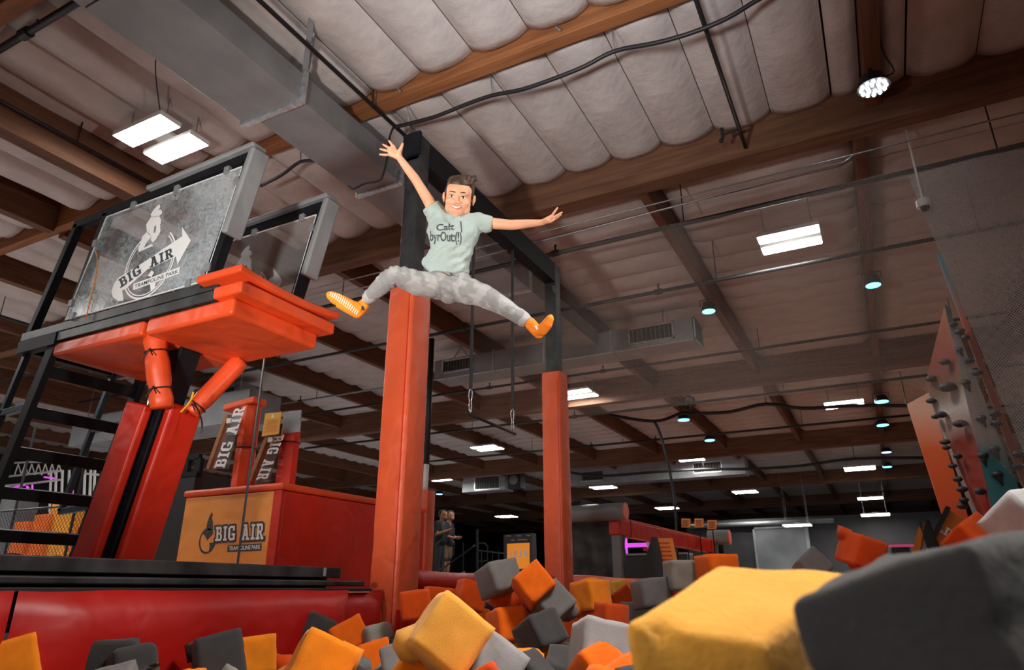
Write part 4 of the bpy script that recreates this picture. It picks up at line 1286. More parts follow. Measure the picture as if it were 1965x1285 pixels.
holds = [(195, 572, 1.1), (250, 503, 1), (262, 607, 1.6), (325, 405, .9), (300, 380, .9), (275, 352, .9), (298, 455, -.8), (340, 500, 1), (373, 550, 1), (325, 590, -1), (195, 663, .9), (238, 720, 1.1), (213, 728, .8), (315, 757, 1.2), (388, 735, -1),
         (447, 718, 1.1), (453, 758, 1.1), (252, 832, .9), (258, 855, .8), (305, 890, .9), (283, 930, .8), (395, 888, -1.1), (440, 862, -1.2), (305, 985, .9), (323, 1027, 1), (330, 1070, .8), (398, 1035, 1.1), (325, 1095, 1.1), (455, 965, -1.1),
         (540, 885, 1.2), (535, 935, 1.2), (470, 1098, 1.1), (545, 1060, 1)]
for hx, hy, s in holds:
    x, y = 1700 + hx / 2.143, 460 + hy / 2.143
    edge = 1812 + (y - 585) * (1912 - 1812) / 430.0
    if x < edge:
        p = onplane(x, y, c0, nR); nn = nR
    else:
        p = onplane(x, y, c0, nW); nn = nW
    nn = nn.normalized()
    if nn.dot(p) > 0: nn = -nn
    o = bpy.data.objects.new('climbing_hold', hl if s < 0 else hme)
    COL.objects.link(o); o.parent = t2
    o.location = p + nn * 0.03 - Vector(t2.location)
    k = 0.074 * abs(s)
    o.scale = (k, k, k)
    o.rotation_euler = (0, 0, (hx * 7 + hy * 3) % 6 * 0.2)

# safety net behind the pit: real knotted net, far finer than a pixel, so the mesh is a material
def netmat(name, color, cover, pitch, var=0.0):
    m = mat(name, color, 0.9, spec=0.1)
    nt = m.node_tree; b = nt.nodes['Principled BSDF']
    tc = nt.nodes.new('ShaderNodeTexCoord')
    mp = nt.nodes.new('ShaderNodeMapping'); mp.inputs['Rotation'].default_value = (0, math.radians(45), 0)
    nt.links.new(tc.outputs['Object'], mp.inputs['Vector'])
    sp = nt.nodes.new('ShaderNodeSeparateXYZ'); nt.links.new(mp.outputs['Vector'], sp.inputs[0])
    outs = []
    for ax in ('X', 'Z'):
        d = nt.nodes.new('ShaderNodeMath'); d.operation = 'DIVIDE'; d.inputs[1].default_value = pitch
        nt.links.new(sp.outputs[ax], d.inputs[0])
        f = nt.nodes.new('ShaderNodeMath'); f.operation = 'FRACT'; nt.links.new(d.outputs[0], f.inputs[0])
        l = nt.nodes.new('ShaderNodeMath'); l.operation = 'LESS_THAN'; l.inputs[1].default_value = cover / 2
        nt.links.new(f.outputs[0], l.inputs[0]); outs.append(l)
    mx = nt.nodes.new('ShaderNodeMath'); mx.operation = 'MAXIMUM'
    nt.links.new(outs[0].outputs[0], mx.inputs[0]); nt.links.new(outs[1].outputs[0], mx.inputs[1])
    if var:  # cover thins out leftward: fading haze put into the mesh
        s2 = nt.nodes.new('ShaderNodeSeparateXYZ'); nt.links.new(tc.outputs['Object'], s2.inputs[0])
        mr = nt.nodes.new('ShaderNodeMapRange'); mr.inputs['From Min'].default_value = -4.8; mr.inputs['From Max'].default_value = -0.8
        mr.inputs['To Min'].default_value = 0.0; mr.inputs['To Max'].default_value = cover / 2
        nt.links.new(s2.outputs['X'], mr.inputs['Value'])
        for l in outs:
            nt.links.new(mr.outputs['Result'], l.inputs[1])
    nt.links.new(mx.outputs[0], b.inputs['Alpha'])
    return m
M_NET = netmat('fine_grey_net', (0.55, 0.50, 0.46), 0.21, 0.016, 1)
M_NET2 = netmat('strobe_lit_net', (0.44, 0.43, 0.43), 0.8, 0.02)  # added layer: strobe light on the net painted as denser mesh
def drape(name, label, cols, rows, f, m, cat, group=None):
    vs = [f(i / cols, j / rows) for j in range(rows + 1) for i in range(cols + 1)]
    n = cols + 1
    fs = [(j * n + i, j * n + i + 1, (j + 1) * n + i + 1, (j + 1) * n + i) for j in range(rows) for i in range(cols)]
    o = MB().add(vs, fs).build(name, m, None, smooth=True)
    return tag(o, label, cat, group)
drape('safety_net', 'fine grey safety net hanging from the cables across the hazy side', 40, 10,
      lambda u, v: (-4.9 + u * 10.0, 7.42 + 0.04 * math.sin(u * 19), (1.9 - 1.7 * min(1, max(0, (u - 0.54) / 0.10))) * (1 - v) + v * 4.15), M_NET, 'net')
q0, q1 = ony(1795, 470, 7.7), ony(2010, 985, 7.7)
def f2(u, v):
    z = 0.3 + v * 3.9
    xl = q0.x + (q1.x - q0.x) * min(1.0, max(-0.6, (q0.z - z) / (q0.z - q1.z)))
    return (xl + (4.6 - xl) * u, 7.62 + 0.03 * math.sin(u * 23 + v), z)
drape('safety_net', 'strobe lit part of the grey net, added as a dense layer beside the climbing tower', 24, 24, f2, M_NET2, 'net')

# ================================================================== BEHIND THE PIT
t = thing('padded_post', 'short orange padded post with a white pole, just behind the first tall post', 'post', ony(812, 1100, 10.5))
b = ony(812, 1100, 10.5); zt = ony(812, 942, 10.5).z
soft_post('post_pad', (b.x, 10.5), 0.24, 0.24, ZF, zt, M_PILLAR, t, 5)
MB().tube([(b.x - 0.03, 10.5, zt), (b.x - 0.03, 10.5, 2.15)], 0.05, 10).build('white_pole', M_WHITE, t, smooth=True)
MB().tube([(b.x - 0.03, 10.5, 2.15), (b.x - 0.03, 10.5, 4.6)], 0.055, 10).build('black_pole', M_CABLE, t, smooth=True)

YR = 19.0
def pr(x, y): return ony(x, y, YR)
zplat = pr(850, 1106).z
o = MB().box((-15.5, 18.4, ZF), (-9.4, 22.0, zplat - 0.01)).build('raised_platform', M_FLOOR)
tag(o, 'low dark raised platform under the staff man and the railing', 'platform')
t = thing('stair_railing', 'black tubular stair railing with sloping handrails beside the staff man', 'railing', pr(870, 1106))
def rail_tube(name, pts, r=0.022):
    MB().tube([pr(x, y) for x, y in pts], r, 8).build(name, M_CABLE, t, smooth=False)
for x, y0 in ((833, 1008), (916, 1015)):
    rail_tube('railing_post', ((x, 1106), (x, y0)), 0.035)
for x in (852, 889, 924, 935, 945, 957):
    rail_tube('baluster', ((x, 1106), (x, 1040 if x < 900 else 1056)), 0.014)
rail_tube('sloping_handrail', ((836, 1098), (850, 1090), (912, 1046)))
rail_tube('sloping_handrail', ((803, 1068), (835, 1050), (846, 1038)))
rail_tube('sloping_handrail', ((802, 1062), (834, 1104)))
rail_tube('looped_handrail', ((836, 1046), (846, 1036), (866, 1036), (872, 1042), (870, 1066), (864, 1074), (850, 1076)))
rail_tube('looped_handrail', ((914, 1042), (930, 1042), (936, 1048), (935, 1075), (926, 1077), (916, 1077)))
rail_tube('top_rail', ((800, 1022), (833, 1022)), 0.035)
rail_tube('top_rail', ((916, 1056), (968, 1062)))
rail_tube('lower_rail', ((800, 1039), (833, 1039)), 0.016)

# ---- staff seen from the side: one continuous body each
def blob_body(name, chains, vox, m, parent, smooth_it=6):
    """tapered limbs fused into one skin by voxel remeshing. chains: lists of (point, radius)"""
    mb = MB()
    for ch in chains:
        for (p, r), (q, s) in zip(ch[:-1], ch[1:]):
            p, q = Vector(p), Vector(q)
            n = max(1, int((q - p).length / (0.5 * max(r, s))))
            mb.tube([p.lerp(q, k / n) for k in range(n + 1)], [r + (s - r) * k / n for k in range(n + 1)], 12)
        for p, r in ch:
            mb.sphere(p, r, 12, 8)
    me = mb.mesh(name)
    o = link(name, me, parent)
    md = o.modifiers.new('rm', 'REMESH'); md.mode = 'VOXEL'; md.voxel_size = vox; md.use_smooth_shade = True
    sm = o.modifiers.new('sm', 'SMOOTH'); sm.factor = 0.5; sm.iterations = smooth_it
    dg = bpy.context.evaluated_depsgraph_get()
    me2 = bpy.data.meshes.new_from_object(o.evaluated_get(dg))
    o.modifiers.clear()
    o.data = me2
    bpy.data.meshes.remove(me)
    me2.materials.clear(); me2.materials.append(m)
    me2.name = name
    return o
M_SKIN2 = mat('warm_skin', (0.42, 0.20, 0.12), 0.5)
M_HAIR2 = mat('dark_hair', (0.03, 0.02, 0.016), 0.7)
M_TEE = mat('navy_tee', (0.012, 0.015, 0.022), 0.8)
M_SHORT = mat('grey_trousers', (0.06, 0.06, 0.065), 0.8)
M_TAN = mat('tan_shorts', (0.20, 0.13, 0.08), 0.8)
def staff(label, hx, scale_px, Y, shirt, pants, arm_fwd, bare_legs=False):
    """a person in profile facing +X seen from the front of the hall; hx, top and bottom in photo pixels"""
    def P(x, y, dy=0.0): return ony(x, y, Y + dy)
    t = thing('person', label, 'person', P(hx, 1105))
    H = (P(hx, 978) - P(hx, 1105)).length
    u = H / 1.75
    zb = zplat; x0 = P(hx - 2, 1050).x
    V = lambda fx, fy, fz: Vector((x0 + fx * u, Y + fy * u, zb + fz * u))
    sk = [[(V(0.02, 0, 1.40), 0.065 * u), (V(0.05, 0, 1.50), 0.058 * u), (V(0.07, 0, 1.60), 0.10 * u), (V(0.09, 0, 1.66), 0.105 * u)], [(V(0.14, 0, 1.56), 0.06 * u), (V(0.17, 0, 1.59), 0.03 * u)]]
    for s in (-1, 1):
        el, ha = V(0.02 + (0.02 if arm_fwd else 0), s * 0.24, 1.10), V(0.30, s * 0.08 - 0.02, 1.20 if arm_fwd else 1.02)
        sk.append([(V(0, s * 0.19, 1.38), 0.055 * u), (el, 0.046 * u), (ha, 0.03 * u)])
        w = ha
        sk.append([(w, 0.032 * u), (w + Vector((0.05, -s * 0.01, 0.012)) * u, 0.036 * u)])
        for k in range(4):
            b_ = w + Vector((0.07, (k - 1.5) * 0.018, 0.015)) * u
            sk.append([(b_, 0.011 * u), (b_ + Vector((0.045, 0, 0.02)) * u, 0.010 * u), (b_ + Vector((0.055, -s * 0.01, 0.045)) * u, 0.008 * u)])
        sk.append([(w + Vector((0.03, -s * 0.03, 0.02)) * u, 0.013 * u), (w + Vector((0.07, -s * 0.045, 0.05)) * u, 0.010 * u)])
        sk.append([(V(0, s * 0.10, 0.55), 0.06 * u), (V(0, s * 0.10, 0.45), 0.055 * u), (V(-0.02, s * 0.10, 0.09), 0.04 * u), (V(-0.02, s * 0.10, 0.05), 0.045 * u), (V(0.16, s * 0.11, 0.035), 0.035 * u)])
    sk.append([(V(0, 0, 1.40), 0.10 * u), (V(0, 0, 0.95), 0.11 * u), (V(0, -0.10, 0.55), 0.06 * u)]); sk.append([(V(0, 0, 0.95), 0.11 * u), (V(0, 0.10, 0.55), 0.06 * u)])
    blob_body('body', sk, 0.014 * u, M_SKIN2, t)
    blob_body('hair', [[(V(0.05, 0, 1.68), 0.102 * u), (V(0.02, 0, 1.64), 0.098 * u), (V(0.11, 0, 1.70), 0.075 * u)]], 0.012 * u, M_HAIR2, t)
    ch = [[(V(0, -0.10, 1.36), 0.125 * u), (V(0.02, -0.07, 1.15), 0.155 * u), (V(0.01, -0.05, 0.92), 0.15 * u)], [(V(0, 0.10, 1.36), 0.125 * u), (V(0.02, 0.07, 1.15), 0.155 * u), (V(0.01, 0.05, 0.92), 0.15 * u)]]
    for s in (-1, 1):
        ch.append([(V(0, s * 0.17, 1.38), 0.075 * u), (V(0.01, s * 0.225, 1.16), 0.068 * u)])
    blob_body('shirt', ch, 0.016 * u, shirt, t)
    pc = [[(V(0, 0, 0.96), 0.12 * u), (V(0, 0, 0.88), 0.125 * u)]]
    for s in (-1, 1):
        e = 0.50 if bare_legs else 0.12
        pc.append([(V(0, s * 0.07, 0.88), 0.11 * u), (V(0.01, s * 0.10, 0.52), 0.082 * u), (V(-0.01, s * 0.10, e), 0.075 * u if bare_legs else 0.062 * u)])
    blob_body('trousers', pc, 0.016 * u, pants, t)
    for s in (-1, 1):
        blob_body('shoe', [[(V(-0.05, s * 0.10, 0.045), 0.05 * u), (V(0.10, s * 0.11, 0.04), 0.048 * u), (V(0.17, s * 0.115, 0.03), 0.036 * u)]], 0.012 * u, M_CABLE, t, 3)
    return t, V, u
pt, V, u = staff('man in a dark tee and grey trousers looking down at a phone by the railing', 846, 127, 19.6, M_TEE, M_SHORT, True)
o = MB().cbox(V(0.39, 0.0, 1.245), (0.15 * u, 0.075 * u, 0.012 * u), None).build('phone', M_CABLE, None, bevel=0.003)
tag(o, 'dark phone held up in the hands of the man in the tee', 'phone')
pt, V, u = staff('person in a dark top and tan shorts half hidden behind the man with the phone', 860, 127, 20.9, M_TEE, M_TAN, False, True)

def flat_sign(name, label, px, Y, m, cat='sign', th=0.03, group=None, frame=None):
    p = [ony(x, y, Y) for x, y in px]
    c = sum(p, Vector()) / len(p)
    t = thing(name, label, cat, c, group)
    o = MB().prism(p, (0, th, 0)).build('sign_plate', m, t, bevel=0.003)
    return t, o, p
t, o, p = flat_sign('kiosk_sign', 'black kiosk frame with an orange AIR poster between the posts', ((966, 1026), (1020, 1022), (1022, 1131), (968, 1131)), 15.0, M_CABLE, th=0.25)
pp = [ony(x, y, 14.98) for x, y in ((973, 1043), (1016, 1041), (1016, 1090), (973, 1092))]
po = MB().prism(pp, (0, 0.01, 0)).build('poster', M_POSTER, t)
mb = MB()
slab(mb, 'AIR', ony(984, 1068, 14.97), ony(1014, 1067, 14.97) - ony(984, 1068, 14.97), ony(984, 1056, 14.97) - ony(984, 1068, 14.97))
slab(mb, 'BIG', ony(975.5, 1065, 14.97), ony(983, 1064.5, 14.97) - ony(975.5, 1065, 14.97), ony(975.5, 1060, 14.97) - ony(975.5, 1065, 14.97))
mb.build('poster_lettering', M_WHITEPR, po)
mb = MB()
for a, b, y in ((971, 980, 1029), (991, 1000, 1028.5), (1010, 1018, 1028), (980, 988, 1037), (993, 1012, 1036)):
    mb.poly([ony(a, y, 14.98), ony(b, y, 14.98), ony(b, y - 2, 14.98), ony(a, y - 2, 14.98)])
mb.build('header_print', M_GREYPAD, t)

# black padded roll with a hanging black drape, and the long orange padded beam
t = thing('padded_roll', 'black padded roll with an orange end cap above a black drape', 'pad', ony(1140, 985, 13))
a, b = ony(1085, 990, 13), ony(1200, 982, 13)
zc = 1.405
MB().tube([(a.x - 0.3, 13, zc), (b.x, 13, zc)], 0.165, 20).build('roll_sleeve', M_BLACKPAD, t, smooth=False).data.polygons.foreach_set('use_smooth', [True] * 22)
MB().tube([(b.x, 13, zc), (b.x + 0.02, 13, zc)], 0.16, 20).build('end_cap', M_ORANGE, t)
for x in (a.x + 0.25, b.x - 0.45):
    MB().cbox((x, 13, zc + 0.19), (0.12, 0.10, 0.10)).tube([(x - 0.08, 13, zc + 0.2), (x + 0.08, 13, zc + 0.23)], 0.03, 8).build('roll_clamp', M_STEEL, t)
MB().box((a.x + 0.0, 12.97, ZF), (a.x + 0.08, 13.05, zc)).build('support_post', M_STEEL, t)
o = drape('black_drape', 'black drape hanging below the black padded roll', 30, 12,
      lambda u, v: (a.x - 0.3 + u * (b.x - a.x + 0.18), 13.25 + 0.05 * math.sin(u * 17 + 3 * v) + 0.03 * math.sin(v * 21 + 4 * u), 0.02 + v * 1.25), M_CURTAIN, 'drape')
s0 = ony(1178, 1010, 13.05); s1 = onz(1366, 1042, 1.12)
t = thing('padded_beam', 'long orange padded beam running back to a second black roll', 'beam pad', (s0 + s1) / 2)
s0 = Vector((s0.x, s0.y, 1.13)); s1 = Vector((s1.x, s1.y, 1.02))
MB().bar(s0, s1, 0.24, 0.30, side=Vector((0.9, -0.4, 0))).build('beam_pad', M_RED, t, bevel=0.03, seg=3)
d = (s1 - s0)
MB().bar(s0 + Vector((0, 0, 0.165)), s1 + Vector((0, 0, 0.165)), 0.2, 0.035, side=Vector((0.9, -0.4, 0))).build('beam_cap', M_ORANGE, t, bevel=0.012)
for f in (0.09, 0.93):
    c = s0 + d * f
    MB().bar(c - d.normalized() * 0.012, c + d.normalized() * 0.012, 0.25, 0.31, side=Vector((0.9, -0.4, 0))).build('beam_strap', M_CABLE, t)
for f, k in ((0.02, 1), (0.97, 1)):
    c = s0 + d * f
    MB().box((c.x - 0.09, c.y - 0.09, ZF), (c.x + 0.09, c.y + 0.09, c.z - 0.1)).build('beam_leg', M_RED if f > 0.5 else M_BLACKPAD, t, bevel=0.02)
c = ony(1382, 1031, s1.y)
t = thing('padded_roll', 'small black padded roll with an orange cap at the far end of the orange beam', 'pad', c)
MB().tube([(c.x - 0.3, c.y, c.z), (c.x + 0.22, c.y, c.z)], 0.19, 18).build('roll_sleeve', M_BLACKPAD, t)
MB().tube([(c.x + 0.22, c.y, c.z), (c.x + 0.25, c.y, c.z)], 0.185, 18).build('end_cap', M_ORANGE, t)
MB().box((c.x - 0.06, c.y - 0.05, ZF), (c.x + 0.06, c.y + 0.05, c.z - 0.15)).build('support_post', M_STEEL, t)
for k, (x, y) in enumerate(((1316, 1003), (1341, 1003), (1366, 1006))):
    w = 8.5
    t, o, p = flat_sign('notice_sign', ('first of three small orange notices over the orange beam', 'middle of three small orange notices over the orange beam', 'third small orange notice, nearest the small black roll')[k],
                        ((x - w, y - w), (x + w, y - w), (x + w, y + w), (x - w, y + w)), 17.6, M_ORSIGN, group='orange notices above the beam')
    mb = MB()
    for r in range(4):
        yy = y - 5 + r * 3.2
        mb.poly([ony(x - 6, yy, 17.59), ony(x + 6 - (r % 2) * 2, yy, 17.59), ony(x + 6 - (r % 2) * 2, yy + 1.4, 17.59), ony(x - 6, yy + 1.4, 17.59)])
    mb.build('sign_print', M_DARKPR, o)
    MB().tube([(p[0].x + 0.1, 17.62, p[2].z), (p[0].x + 0.1, 17.62, ZF)], 0.015, 6).build('sign_post', M_STEEL, t)
t = thing('a_frame_sign', 'orange sandwich board with a black side standing below the orange beam', 'sign', ony(1260, 1110, 12.2))
pa = [ony(x, y, 12.2) for x, y in ((1258, 1032), (1290, 1032), (1311, 1131), (1286, 1131))]
MB().prism(pa, (0.0, 0.03, 0)).build('orange_board', M_ORSIGN, t)
pb = [ony(x, y, 12.15) for x, y in ((1250, 1030), (1260, 1030), (1283, 1131), (1222, 1131))]
MB().prism(pb, (0.0, 0.05, 0)).build('black_board', M_CABLE, t)
mb = MB()
for r in range(6):
    y = 1040 + r * 8
    mb.poly([ony(x, yy, 12.19) for x, yy in ((1262 + r * 1.8, y), (1284 + r * 1.8, y), (1285 + r * 1.8, y + 3), (1263 + r * 1.8, y + 3))])
mb.build('board_print', M_RED, t)
# purple lit attraction seen through the gap
t = thing('lit_counter', 'dark counter in purple light seen under the orange beam', 'counter', ony(1210, 1100, 24))
p0, p1 = ony(1178, 1066, 24), ony(1262, 1066, 24)
MB().box((p0.x, 24, ZF), (p1.x + 1, 24.8, p0.z)).build('counter_body', M_CABLE, t, bevel=0.02)
MB().box((p0.x, 23.95, p0.z), (p1.x + 1, 24.85, p0.z + 0.06)).build('counter_top', M_GREYPAD, t)
MB().box((p0.x, 24.9, p0.z + 0.32), (p1.x, 24.95, p0.z + 0.46)).build('purple_tube', M_PURPLE, t)
MB().box((p0.x + 0.1, 24.9, p0.z + 0.08), (p0.x + 0.2, 24.95, p0.z + 1.0)).build('purple_tube', M_PURPLE, t)
MB().box((p0.x + 1.05, 24.5, p0.z), (p0.x + 1.25, 24.7, p0.z + 1.0)).build('white_stand', M_WHITE, t)
MB().box((p0.x + 0.95, 24.4, p0.z + 0.16), (p0.x + 1.4, 24.7, p0.z + 0.26)).build('orange_shelf', M_RED, t)
o = MB().box((ony(1690, 1050, 30).x, 30, ony(1690, 1050, 30).z), (ony(1765, 1045, 30).x, 30.05, ony(1690, 1045, 30).z)).build('purple_strip_light', M_PINKDIM)
tag(o, 'thin pink strip light on the dark rear beside the orange boards', 'light')
q = ony(1727, 1048, 30.1)
MB().box((q.x - 0.3, 30.05, ZF), (q.x + 0.3, 30.2, q.z)).build('light_stand', M_CABLE, o)
# rear door with light pole
t = thing('door_1', None, None, ony(1500, 1060, 36.9), kind='structure')
a, b = ony(1448, 1015, 36.9), ony(1560, 1020, 36.9)
M_REARDOOR = mat('grey_rear_door', (0.16, 0.17, 0.18), 0.6, var=0.2, vscale=1)
MB().box((a.x, 36.86, ZF), (b.x - 0.35, 36.98, a.z)).build('door_leaf', M_REARDOOR, t)
mb = MB().box((a.x - 0.1, 36.84, ZF), (a.x, 36.98, a.z + 0.1)).box((b.x - 0.35, 36.84, ZF), (b.x - 0.2, 36.98, a.z + 0.1)).box((a.x - 0.1, 36.84, a.z), (b.x - 0.2, 36.98, a.z + 0.1))
mb.build('door_frame', M_GALV, t)
# sandwich board and lettered board by the climbing wall
t = thing('a_frame_sign', 'black and orange folding board beside the climbing fin', 'sign', ony(1770, 1060, 8.6))
for px, m, n in ((((1730, 1131), (1766, 1000), (1776, 1000), (1750, 1131)), M_ORSIGN, 'orange_leaf'), (((1762, 1002), (1778, 996), (1836, 1131), (1808, 1131)), M_CABLE, 'black_leaf'), (((1772, 1075), (1784, 1030), (1800, 1075)), M_ORSIGN, 'lower_leaf')):
    MB().prism([ony(x, y, 8.6 if n != 'lower_leaf' else 8.66) for x, y in px], (0.02, 0.06, 0)).build(n, m, t)
t, o, p = flat_sign('lettered_board', 'orange board with white letters leaning in front of the climbing fin', ((1790, 1030), (1817, 975), (1875, 1010), (1875, 1131), (1806, 1131)), 8.9, M_ORSIGN)
mb = MB()
a = ony(1797, 1017, 8.88); b = ony(1833, 1037, 8.88)
slab(mb, 'LIE', a, (b - a) * 0.9, ony(1804, 1004, 8.88) - a, grow=0.2)
mb.build('lettering', M_WHITEPR, o)
MB().bar(ony(1788, 1036, 8.87), ony(1820, 972, 8.87), 0.04, 0.05).build('dark_edge', M_CABLE, t)

# ================================================================== FAR SIDE HALL SEEN THROUGH THE LADDER
YC = 8.2
def pc(x, y, Y=YC): return ony(x, y, Y)
M_COLA = vinyl('column_amber', (0.75, 0.30, 0.03)); M_COLO = vinyl('column_orange', (0.72, 0.14, 0.02)); M_COLG = vinyl('column_grey', (0.16, 0.16, 0.17))
cols = [(8, 34, 1003, M_COLO, 'orange column at the picture\'s edge behind the fence'), (44, 72, 989, M_COLO, 'burnt orange column behind the ladder\'s near rail'), (73, 115, 966, M_COLA, 'widest amber column, seen through the middle of the ladder'),
        (107, 124, 972, M_COLA, 'narrow amber column behind the widest one'), (122, 146, 1012, M_RED, 'short red column between amber columns'), (147, 166, 985, M_COLA, 'amber column behind the ladder\'s far rail'),
        (-30, 6, 960, M_COLG, 'grey column at the very edge behind the fence'), (238, 262, 990, M_COLO, 'orange column seen past the red leg pads')]
for k, (xa, xb, yt, m, lab) in enumerate(cols):
    a, b = pc(xa, 1083, YC + 0.1 * k), pc(xb, 1083, YC + 0.1 * k)
    zt = pc(xa, yt, YC + 0.1 * k).z
    o = MB().box((a.x, a.y, ZF), (b.x, a.y + 0.45, zt)).build('padded_column', m, None, bevel=0.03)
    tag(o, lab, 'column', 'padded columns of the obstacle course')
t = thing('chain_link_fence', 'black chain link fence in front of the amber columns', 'fence', pc(120, 1085, 6.4))
xa, xb, zt = -15.5, -8.6, 1.2
mb = MB()
step = 0.085
k = xa - zt
while k < xb:
    for s in (1, -1):
        x0, z0, x1, z1 = (k, ZF, k + zt, zt) if s == 1 else (k + zt, ZF, k, zt)
        if x0 > xa and x1 > xa and x0 < xb and x1 < xb:
            mb.bar((x0, 6.4, z0), (x1, 6.4, z1), 0.005, 0.005)
    k += step
tag(mb.build('fence_mesh', M_CABLE, t), kind='stuff')
for x in (-14.0, -12.4, -10.8, -9.2):
    MB().tube([(x, 6.42, ZF), (x, 6.42, 2.6)], 0.02, 8).build('fence_post', M_CABLE, t)
MB().tube([(xa, 6.42, zt), (xb, 6.42, zt)], 0.016, 8).build('fence_rail', M_CABLE, t)
t = thing('pipe_truss', 'white pipe truss with purple glow behind the ladder', 'truss', pc(90, 950, 9.6))
def tp(name, pts, r, m=M_WHITE):
    MB().tube([pc(x, y, 10.9) for x, y in pts], r, 7).build(name, m, t, smooth=False)
for pts in (((-20, 918), (60, 909), (118, 903)), ((-20, 934), (60, 927), (118, 920)), ((-10, 890), (60, 886), (130, 884)), ((160, 908), (195, 911))):
    tp('truss_chord', pts, 0.028)
for x in (98, 108, 120, 133, 163, 174, 182):
    tp('truss_post', ((x, 902), (x - 4, 1010)), 0.03)
for x in range(28, 110, 13):
    tp('truss_web', ((x, 911), (x + 7, 890)), 0.014); tp('truss_web', ((x + 7, 890), (x + 13, 911)), 0.014)
for pts in (((55, 935), (38, 948)), ((52, 932), (52, 960)), ((85, 915), (108, 918)), ((62, 930), (62, 965)), ((31, 968), (27, 1000)), ((20, 936), (48, 930)), ((140, 925), (139, 950))):
    tp('purple_tube', pts, 0.022, M_PURPLE)
MB().tube([pc(x, y, 9.0) for x, y in ((2, 990), (20, 988), (38, 990))], 0.02, 6).build('white_tube', M_LED, t)
# far structures under the roof at that side: grey duct block and pale cable trays
simple_duct('wide grey duct behind the upper ladder rungs', (-17.5, 9.9, 3.3), (-11.4, 10.8, 4.0), [])
t = thing('white_column', 'pale round column behind the top of the ladder', 'column', pc(236, 1085, 7.4))
MB().tube([(pc(236, 1085, 7.4).x, 7.4, ZF), (pc(236, 1085, 7.4).x, 7.4, ZR)], 0.09, 14).build('column_shaft', M_WHITE, t, smooth=True)
MB().tube([(pc(236, 1085, 7.4).x, 7.4, 2.0), (pc(236, 1085, 7.4).x, 7.4, 2.35)], 0.11, 14).build('column_collar', M_GALV, t)
# ================================================================== FOAM CUBES IN THE PIT
def foam(name, color, dark=0.05):
    m = mat(name, color, 0.95, var=dark, vscale=3.5, bump=0.5, bscale=90, bdist=0.004, spec=0.15, sheen=0.15)
    nt = m.node_tree; b = nt.nodes['Principled BSDF']
    b.inputs['Subsurface Weight'].default_value = 0.12
    b.inputs['Subsurface Radius'].default_value = (0.03, 0.015, 0.008)
    b.inputs['Subsurface Scale'].default_value = 0.5
    return m
FO = {'o': foam('foam_orange', (0.86, 0.15, 0.006)), 'd': foam('foam_deep_orange', (0.66, 0.075, 0.005)), 'y': foam('foam_amber', (0.90, 0.26, 0.012)), 'Y': foam('foam_yellow', (0.88, 0.42, 0.065)),
      'g': foam('foam_grey', (0.17, 0.165, 0.16)), 'k': foam('foam_charcoal', (0.052, 0.050, 0.050)), 'l': foam('foam_light_grey', (0.34, 0.33, 0.33)), 't': foam('foam_stone', (0.30, 0.29, 0.25))}
def foam_mesh(seed, torn=0, n=7, dims=(1, 1, 1), rnd_=0.05):
    rnd = random.Random(seed)
    bm = bmesh.new()
    bmesh.ops.create_cube(bm, size=1.0)
    bmesh.ops.subdivide_edges(bm, edges=bm.edges[:], cuts=n, use_grid_fill=True)
    bites = [(Vector([rnd.choice((-0.5, 0.5)) for _ in range(3)]) * rnd.uniform(0.75, 1.0), rnd.uniform(0.22, 0.42)) for _ in range(torn)]
    for v in bm.verts:
        p = v.co.copy()
        # rounded edges
        q = Vector([max(-0.5 + rnd_, min(0.5 - rnd_, c)) for c in p])
        d = p - q
        if d.length > rnd_ * 0.4 and sum(abs(c) > 1e-4 for c in d) > 1:
            p = q + d.normalized() * rnd_
        p += Vector((noise.noise(p * 2.3 + Vector((seed, 0, 0))), noise.noise(p * 2.3 + Vector((0, seed, 0))), noise.noise(p * 2.3 + Vector((0, 0, seed))))) * 0.03
        p += p.normalized() * noise.noise(p * 9 + Vector((seed, 3, 1))) * 0.012
        for c, r in bites:
            e = p - c
            rr = r * (1 + 0.35 * noise.noise(p * 7 + Vector((seed, 9, 9))))
            if e.length < rr:
                p = c + e.normalized() * rr
        v.co = Vector((p.x * dims[0], p.y * dims[1], p.z * dims[2]))
    me = bpy.data.meshes.new('foam_cube')
    bm.to_mesh(me)
    bm.free()
    me.polygons.foreach_set('use_smooth', [True] * len(me.polygons))
    return me
FSHAPES = [foam_mesh(i, 0, dims=((1, 1, 1), (1.12, 1, 0.95), (1, 1.1, 0.92))[i % 3]) for i in range(4)] + [foam_mesh(10 + i, 2) for i in range(3)] + [foam_mesh(30, 5, rnd_=0.2)]
FCACHE = {}
def foam_data(shape, color):
    k = (shape, color)
    if k not in FCACHE:
        me = FSHAPES[shape].copy()
        me.materials.append(FO[color])
        FCACHE[k] = me
    return FCACHE[k]
EDGE = 0.19
def cube(px, py, s, color, roll, yaw, pitch, label, shape=0, edge=EDGE, dscale=1.0):
    D = edge * F_PX / s * dscale
    p = ond(px, py, D)
    o = bpy.data.objects.new('foam_cube', foam_data(shape, color))
    COL.objects.link(o)
    o.location = p
    view = p.normalized()
    R = Matrix.Rotation(math.radians(roll), 3, -view) @ Matrix.Rotation(YAW + math.radians(yaw), 3, 'Z') @ Matrix.Rotation(math.radians(pitch), 3, 'X')
    o.rotation_euler = R.to_euler()
    o.scale = (edge * 0.92,) * 3
    return tag(o, label, 'foam cube', 'foam cubes in the pit')
